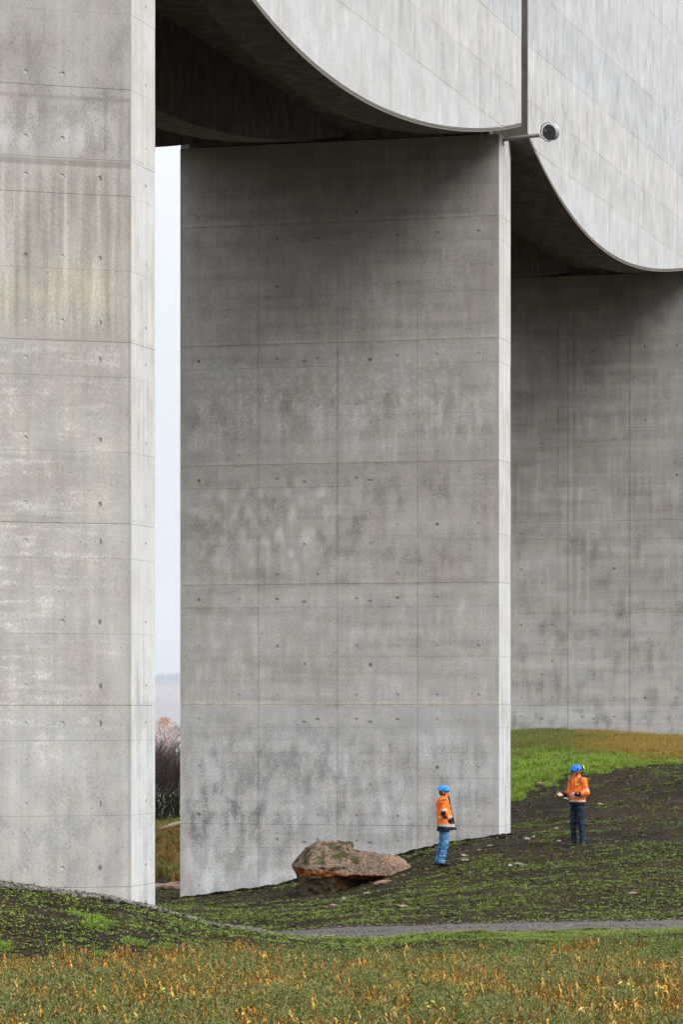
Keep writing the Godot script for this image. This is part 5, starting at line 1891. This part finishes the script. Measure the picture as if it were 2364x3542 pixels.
	f.cap(P.call(-0.05, 0.135, -0.09), P.call(0.05, 0.135, -0.09), 0.045, 0.045, 0.05)
	var hb := ht.basis
	f.cut((hb * Vector3(0, -1, -0.16)).normalized(), (hb * Vector3(0, -1, -0.16)).normalized().dot(P.call(0, 0.152, 0.0)))
	mb = MB.new()
	f.build(mb, func(_p: Vector3, _n: Vector3) -> Color: return J.helmet)
	var hm := obj("helmet", mb.mesh(), M.gloss, o)
	for s in [-1.0, 1.0]:
		for q in [[0.106, 0.185, 0.0, 0.030, 0.9], [0.085, 0.215, 0.058, 0.026, 0.8]]:
			var vb := MB.new()
			vb.tube([P.call(q[0] * s, q[1] - q[3], q[2] - q[3] * 0.5), P.call(q[0] * s * 0.985, q[1], q[2]), P.call(q[0] * s * 0.93, q[1] + q[3] * 0.9, q[2] + q[3] * 0.2)], [0.011, 0.013, 0.007], 6, Color(0.012, 0.014, 0.02))
			obj("vent", vb.mesh(), M.cloth, hm)
		var sb := MB.new()
		sb.tube([P.call(0.092 * s, 0.15, 0.045), P.call(0.086 * s, 0.09, 0.02), P.call(0.062 * s, 0.035, 0.03), P.call(0.0, -0.002, 0.055)], [0.008, 0.008, 0.008, 0.008], 5, Color(0.012, 0.012, 0.015))
		sb.tube([P.call(0.094 * s, 0.13, -0.05), P.call(0.088 * s, 0.07, -0.005), P.call(0.064 * s, 0.035, 0.028)], [0.008, 0.008, 0.008], 5, Color(0.012, 0.012, 0.015))
		obj("chin_strap", sb.mesh(), M.cloth, hm)
	if J.has("headlamp"):
		var lb := MB.new()
		lb.tube([P.call(0, 0.22, -0.105), P.call(0, 0.175, -0.155), P.call(0.0, 0.15, -0.165)], [0.04, 0.04, 0.036], 8, Color(0.012, 0.012, 0.014))
		var lamp := obj("headlamp", lb.mesh(), M.cloth, hm)
		var yb := MB.new()
		yb.box(Vector3(-0.032, -0.045, -0.014), Vector3(0.032, 0.045, 0.014), Color(0.75, 0.72, 0.10), Transform3D(hb * Basis(Vector3.RIGHT, 0.3), P.call(0, 0.20, -0.185)))
		obj("battery_box", yb.mesh(), M.gloss, lamp)
		var gl := MB.new()
		for s in [-1.0, 1.0]:
			var ring := []
			for k in 9:
				ring.append(P.call(0.033 * s + 0.024 * cos(TAU * k / 8.0), 0.120 + 0.017 * sin(TAU * k / 8.0), 0.106 - 0.12 * pow(absf(0.033 + 0.024 * s * cos(TAU * k / 8.0)), 1.5)))
			gl.tube(ring, [0.003, 0.003, 0.003, 0.003, 0.003, 0.003, 0.003, 0.003, 0.003], 4, Color(0.05, 0.04, 0.04), false)
			gl.tube([P.call(0.057 * s, 0.123, 0.096), P.call(0.078 * s, 0.13, 0.03), P.call(0.082 * s, 0.125, -0.01)], [0.003, 0.003, 0.003], 4, Color(0.05, 0.04, 0.04), false)
		obj("glasses", gl.mesh(), M.cloth, o)
	return o


const ORANGE := Color(0.92, 0.185, 0.022)
const NAVY := Color(0.012, 0.013, 0.030)
const BAND := Color(0.66, 0.42, 0.36)
const SILVER := Color(0.38, 0.38, 0.37)


func make_people() -> void:
	# left man: stands side-on, facing right, hands in the pockets of a long open jacket
	var A := {
		"shoulder": [Vector3(-0.185, 1.45, -0.04), Vector3(0.185, 1.45, -0.04)], "elbow": [Vector3(-0.275, 1.185, -0.06), Vector3(0.275, 1.185, -0.06)], "wrist": [Vector3(-0.185, 1.03, 0.10), Vector3(0.185, 1.03, 0.10)],
		"hand": [[Vector3(0.45, -0.75, 0.25), Vector3(1, 0, 0), 1.0, 0.9], [Vector3(-0.45, -0.75, 0.25), Vector3(-1, 0, 0), -1.0, 0.9]],
		"hip": [Vector3(-0.09, 0.90, 0.0), Vector3(0.09, 0.90, 0.0)], "knee": [Vector3(-0.10, 0.49, -0.01), Vector3(0.10, 0.49, -0.05)], "ankle": [Vector3(-0.11, 0.09, -0.09), Vector3(0.12, 0.09, -0.13)], "toe": [Vector3(-0.15, 0, 1).normalized(), Vector3(0.15, 0, 1).normalized()], "ground": [0.0, 0.0],
		"pelvis": Vector3(0, 0.95, 0.0), "chest": Vector3(0, 1.30, -0.03), "neck": Vector3(0, 1.525, -0.035), "collar": 0.055, "hem": 0.78, "hem_tilt": 0.10,
		"head": Transform3D(Basis(Vector3.UP, -0.15) * Basis(Vector3.RIGHT, -0.05), Vector3(0, 1.535, -0.02)),
		"coat": [[Vector3(-0.085, 1.42, -0.06), Vector3(-0.10, 0.78, -0.01), 0.135, 0.165], [Vector3(0.085, 1.42, -0.06), Vector3(0.10, 0.78, -0.01), 0.135, 0.165], [Vector3(0, 1.32, 0.0), Vector3(0, 0.80, 0.085), 0.13, 0.175]],
		"denim": [Color(0.035, 0.125, 0.29), Color(0.13, 0.28, 0.47)], "shoe": [Color(0.012, 0.012, 0.012), Color(0.015, 0.015, 0.014), Color(0.10, 0.14, 0.05)], "helmet": Color(0.015, 0.23, 0.72),
	}
	A.trim = [["zip_edge", [Vector3(0.0, 1.585, 0.075), Vector3(0.0, 1.50, 0.105), Vector3(0.0, 1.36, 0.120), Vector3(0.0, 1.10, 0.185), Vector3(0.0, 0.92, 0.220), Vector3(-0.01, 0.80, 0.255)], [0.020, 0.018, 0.014, 0.014, 0.018, 0.022], NAVY],
		["pocket_edge", [Vector3(-0.20, 1.10, 0.13), Vector3(-0.17, 0.98, 0.18)], [0.02, 0.02], NAVY]]
	A.paint = func(p: Vector3, n: Vector3) -> Color:
		for s in [0, 1]:
			var u := along(p, A.shoulder[s], A.elbow[s])
			var w := along(p, A.elbow[s], A.wrist[s])
			if w.y < 0.085 and w.y < u.y and w.x > 0.05:
				if w.x > 0.74: return NAVY
				if w.x > 0.44 and w.x < 0.62: return BAND
				return NAVY if n.z < -0.1 and w.x < 0.45 else ORANGE
			if u.y < 0.093 and absf(p.x) > 0.185:
				if u.x > 0.62 and u.x < 0.82: return BAND
				if u.x > 0.86 and n.z < 0.35: return NAVY
				if u.x > -0.12 and u.x < 0.02 and n.y > 0.4: return NAVY
				return ORANGE
		if p.y < 0.885 - p.z * 0.06: return NAVY
		if p.y < 0.945: return SILVER
		if p.z > 0.12 and p.y < 1.06: return NAVY
		if p.y > 1.085 and p.y < 1.135: return BAND
		if absf(p.x) > 0.12 and absf(p.x) < 0.15 and p.y > 1.45: return NAVY
		return ORANGE
	person(A, "person in a blue helmet, long orange jacket and light blue jeans by the pier", Vector3(2.352, ground_rough(2.352, 75.55) - 0.005, -75.55), deg_to_rad(98.0))
	# right man: turned half left, both forearms held out while he speaks
	var B := {
		"shoulder": [Vector3(-0.19, 1.46, 0.0), Vector3(0.19, 1.46, 0.0)], "elbow": [Vector3(-0.255, 1.185, 0.0), Vector3(0.275, 1.185, -0.02)], "wrist": [Vector3(-0.215, 1.145, 0.27), Vector3(0.165, 1.155, 0.215)],
		"hand": [[Vector3(-0.1, -0.08, 1.0), Vector3(0.75, 0.65, 0.1), 1.0, 0.35], [Vector3(-0.75, -0.25, 0.65), Vector3(-0.6, 0.1, -0.75), -1.0, 0.4]],
		"hip": [Vector3(-0.095, 0.91, 0.0), Vector3(0.095, 0.91, 0.0)], "knee": [Vector3(-0.115, 0.50, 0.03), Vector3(0.125, 0.50, 0.02)], "ankle": [Vector3(-0.115, 0.09, 0.0), Vector3(0.16, 0.09, -0.01)], "toe": [Vector3(-0.35, 0, 1).normalized(), Vector3(0.75, 0, 0.7).normalized()], "ground": [0.0, 0.0],
		"pelvis": Vector3(0, 0.96, 0.0), "chest": Vector3(0, 1.31, 0.0), "neck": Vector3(0, 1.535, 0.0), "collar": 0.05, "hem": 0.905, "hem_tilt": 0.0,
		"head": Transform3D(Basis(Vector3.UP, -0.42) * Basis(Vector3.RIGHT, 0.13), Vector3(0, 1.545, 0.02)),
		"coat": [[Vector3(-0.085, 1.42, -0.01), Vector3(-0.075, 0.95, 0.0), 0.13, 0.135], [Vector3(0.085, 1.42, -0.01), Vector3(0.075, 0.95, 0.0), 0.13, 0.135], [Vector3(0, 1.30, 0.03), Vector3(0, 1.00, 0.05), 0.13, 0.13]],
		"denim": [Color(0.007, 0.012, 0.028), Color(0.022, 0.040, 0.070)], "shoe": [Color(0.018, 0.020, 0.026), Color(0.42, 0.40, 0.34), Color(0.12, 0.13, 0.15)], "helmet": Color(0.008, 0.16, 0.78), "headlamp": true,
	}
	A.merge({})
	B.trim = [["zip", [Vector3(-0.05, 1.40, 0.150), Vector3(-0.055, 1.25, 0.178)], [0.006, 0.006], Color(0.05, 0.01, 0.01)], ["zip", [Vector3(0.045, 1.40, 0.150), Vector3(0.045, 1.25, 0.176)], [0.006, 0.006], Color(0.05, 0.01, 0.01)],
		["chest_badge", [Vector3(0.085, 1.375, 0.148), Vector3(0.135, 1.375, 0.122)], [0.014, 0.014], Color(0.42, 0.50, 0.55)], ["key_ring", [Vector3(-0.17, 0.88, 0.08), Vector3(-0.185, 0.80, 0.09)], [0.012, 0.016], Color(0.25, 0.25, 0.26)]]
	B.paint = func(p: Vector3, n: Vector3) -> Color:
		for s in [0, 1]:
			var u := along(p, B.shoulder[s], B.elbow[s])
			var w := along(p, B.elbow[s], B.wrist[s])
			if w.y < 0.082 and w.y < u.y and w.x > 0.05:
				if w.x > 0.60: return NAVY
				return ORANGE
			if u.y < 0.093 and absf(p.x) > 0.185:
				if u.x > 0.80 and u.x < 0.90: return BAND
				if u.x > 0.66 and u.x < 0.76: return BAND
				return ORANGE
			if p.y > 1.43 and absf(p.x) > 0.115 and absf(p.x) < 0.20:
				return SILVER if (absf(p.x) > 0.14 and absf(p.x) < 0.153) or (absf(p.x) > 0.165 and absf(p.x) < 0.178) else NAVY
		if p.y < 0.985: return NAVY
		if p.y < 1.03: return BAND
		if p.y > 1.085 and p.y < 1.125: return BAND
		return ORANGE
	person(B, "person in a blue helmet, short orange jacket and dark jeans on the open slope", Vector3(5.374, ground_rough(5.374, 75.55) + 0.02, -75.55), deg_to_rad(-50.0))


const STONES := [
	[5.99, 88.55, 0.11, "pale", "pale flat stone on the soil, up the slope left of the man in dark jeans"],
	[5.23, 92.65, 0.15, "pink", "pinkish stone at the lower edge of the green bank grass"],
	[5.53, 92.25, 0.10, "pink", "smaller pinkish stone just right of the one at the bank grass edge"],
	[6.69, 86.05, 0.14, "pink", "pinkish stone lying right of the man in dark jeans at hip height"],
	[5.70, 83.15, 0.11, "pink", "pinkish sliver of stone left of the knees of the man in dark jeans"],
	[5.31, 81.80, 0.14, "pale", "long pale stone between the pier corner and the man in dark jeans"],
	[4.60, 79.35, 0.09, "pale", "small pale stone right of the foot of the middle pier"],
	[4.41, 78.80, 0.12, "pale", "whitish lump of stone nearest the right corner of the middle pier"],
	[5.03, 76.75, 0.08, "pale", "small pale stone left of the shoes of the man in dark jeans"],
	[2.80, 75.50, 0.13, "pale", "pale stone just right of the shoes of the man in light jeans"],
	[2.84, 76.60, 0.10, "pale", "small pale stone behind the shoes of the man in light jeans, on the right"],
	[2.20, 76.30, 0.15, "grey", "grey stone left of the shoes of the man in light jeans"],
	[3.19, 76.90, 0.09, "pale", "small pale stone midway between the man in light jeans and the pier corner"],
	[3.45, 77.35, 0.09, "pale", "small pale stone nearest to the soil heap at the pier corner"],
	[3.91, 72.85, 0.16, "grey", "flat grey stone on the slope between and below the two men"],
	[3.72, 73.05, 0.10, "pale", "pale stone beside the flat grey stone between the two men"],
	[2.83, 72.80, 0.09, "grey", "small grey stone on the slope below the man in light jeans"],
	[0.92, 74.85, 0.21, "pink", "largest loose pinkish stone below the tip of the boulder"],
	[1.43, 75.60, 0.09, "rust", "rust orange chip of stone under the right tip of the boulder"],
	[0.57, 73.30, 0.11, "pale", "pale pink stone on the slope below the middle of the boulder"],
	[0.05, 72.90, 0.10, "pale", "pale stone on the slope below the left half of the boulder"],
	[0.20, 70.20, 0.09, "pale", "small pale stone in the row farther down below the boulder"],
	[-0.14, 69.65, 0.13, "pink", "pinkish stone at the left end of the row below the boulder"],
	[1.22, 66.15, 0.16, "pink", "flat pinkish stone on the lower slope, halfway from boulder to track"],
	[5.74, 65.50, 0.11, "pink", "lone pinkish stone on the sprouting slope near the right edge"],
]
const FIELD_PLANTS := [
	[-1.60, 31.05, Color(0.16, 0.36, 0.10), "fresh green leafy plant in the left part of the bean field"],
	[0.80, 28.85, Color(0.38, 0.38, 0.05), "yellow green leaves standing up in the middle of the bean field"],
	[2.81, 32.70, Color(0.62, 0.52, 0.08), "bright yellow leaves in the right part of the bean field"],
	[-0.74, 26.20, Color(0.66, 0.34, 0.06), "orange yellow leaves at the bottom edge, left of centre"],
	[2.14, 28.40, Color(0.58, 0.36, 0.09), "tan yellow leaves low in the right part of the bean field"],
	[2.11, 46.20, Color(0.07, 0.25, 0.04), "dark green leafy plant near the far edge of the bean field"],
	[-5.10, 43.6, Color(0.66, 0.50, 0.04), "single yellow plant at the far left edge of the bean field"],
	[3.01, 31.60, Color(0.62, 0.42, 0.08), "pale orange leaves at the right edge of the bean field"],
]


func make_sky() -> void:
	# an even overcast: three times as bright overhead as at the horizon, a little blue low down
	var im := Image.create(256, 128, false, Image.FORMAT_RGBF)
	var n := FastNoiseLite.new()
	n.seed = 4; n.frequency = 1.3; n.fractal_octaves = 4
	for y in 128:
		var el := PI * (0.5 - (y + 0.5) / 128.0)
		for x in 256:
			var az := TAU * (x + 0.5) / 256.0
			var s := maxf(sin(el), 0.0)
			var l := 1.0 + 2.0 * s
			l *= 1.0 + 0.10 * n.get_noise_3d(cos(az) * cos(el), sin(el) * 2.0, sin(az) * cos(el)) * smoothstep(0.02, 0.3, s)
			var c := Color(0.90, 0.95, 1.03).lerp(Color(0.97, 0.985, 1.0), clampf(s * 2.5, 0.0, 1.0)) * l
			if el < 0.0:
				c = Color(0.05, 0.05, 0.04)
			im.set_pixel(x, y, c)
	var sm := PanoramaSkyMaterial.new()
	sm.panorama = ImageTexture.create_from_image(im)
	sm.energy_multiplier = SKY_ENERGY
	var sky := Sky.new()
	sky.sky_material = sm
	var env := Environment.new()
	env.background_mode = Environment.BG_SKY
	env.sky = sky
	env.ambient_light_source = Environment.AMBIENT_SOURCE_SKY
	env.tonemap_mode = Environment.TONE_MAPPER_LINEAR
	env.tonemap_exposure = 2.45
	env.volumetric_fog_enabled = true
	env.volumetric_fog_density = 0.0
	env.sdfgi_enabled = true
	env.ssao_enabled = true
	env.ssil_enabled = true
	env.fog_enabled = true
	env.fog_density = 0.00001
	env.fog_light_color = Color(0.86, 0.91, 0.97)
	var we := WorldEnvironment.new()
	we.environment = env
	add_child(we)


const SKY_ENERGY := 0.315


func _ready() -> void:
	# ---- camera: a level view camera with a raised front, so that uprights stay upright
	var cam := Camera3D.new()
	cam.name = "camera"
	cam.position = Vector3(0, 4.0, 0)
	cam.set_frustum(0.5 * 3542.0 / 11500.0, Vector2(0, 0.5 * 679.0 / 11500.0), 0.5, 9000.0)
	add_child(cam)
	cam.current = true
	# ---- sky and the soft brightness of the sun behind cloud, from the right
	make_sky()
	var sun := DirectionalLight3D.new()
	sun.name = "sun"
	sun.light_energy = 0.5
	sun.light_angular_distance = 32.0
	sun.light_color = Color(1.0, 0.99, 0.975)
	sun.shadow_enabled = true
	add_child(sun)
	sun.look_at_from_position(Vector3(10, 12.2, 7.4), Vector3.ZERO)
	# ---- shared noises and materials
	clod_noise.seed = 3; clod_noise.frequency = 1.6; clod_noise.fractal_octaves = 3
	lump_noise.seed = 5; lump_noise.frequency = 0.35; lump_noise.fractal_octaves = 3
	patch_noise.seed = 9; patch_noise.frequency = 0.22; patch_noise.fractal_octaves = 4
	survey()
	make_ground_materials()
	make_concretes()
	M.plug_shape = plug_mesh()
	# ---- ground and bridge
	make_ground()
	var p1 := Vector3(-3.49, 0, -55.0)
	var p2 := Vector3(3.87, 0, -81.6)
	var p3 := Vector3(11.35, 0, -107.3)
	bowed_pier(p1, AXIS, "nearest pale concrete pier at the left edge with a bowed broad face")
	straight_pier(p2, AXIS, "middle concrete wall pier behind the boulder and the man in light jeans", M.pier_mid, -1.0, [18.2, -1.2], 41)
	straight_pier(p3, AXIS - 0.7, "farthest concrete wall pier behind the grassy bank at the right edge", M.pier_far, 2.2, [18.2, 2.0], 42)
	# the bellies of the two spans, as polynomials of (distance / 14 - 1)
	var prof1 := [0.2781, -0.6812, 1.6953, 0.7113, 16.3339]
	var prof2 := [0.1713, -0.8720, 1.7164, 0.8054, 16.6253]
	bridge_span(p1, p2, prof1, 1.03, 27.9, "curved concrete span between the nearest and the middle pier", 61)
	bridge_span(p2, p3, prof2, 1.03, 27.1, "curved concrete span beyond the floodlight, between middle and farthest pier", 62)
	for q in [["pale", Color(0.36, 0.32, 0.29)], ["pink", Color(0.30, 0.20, 0.165)], ["grey", Color(0.20, 0.19, 0.18)], ["rust", Color(0.27, 0.13, 0.085)]]:
		M["stone_" + q[0]] = M.stone.duplicate()
		M["stone_" + q[0]].albedo_color = q[1].linear_to_srgb()
	make_floodlight()
	make_boulder()
	make_people()
	make_gap_things()
	make_shrubs()
	make_far()
	# ---- loose ground and plants
	make_stones()
	make_field_flowers()
	make_cover()
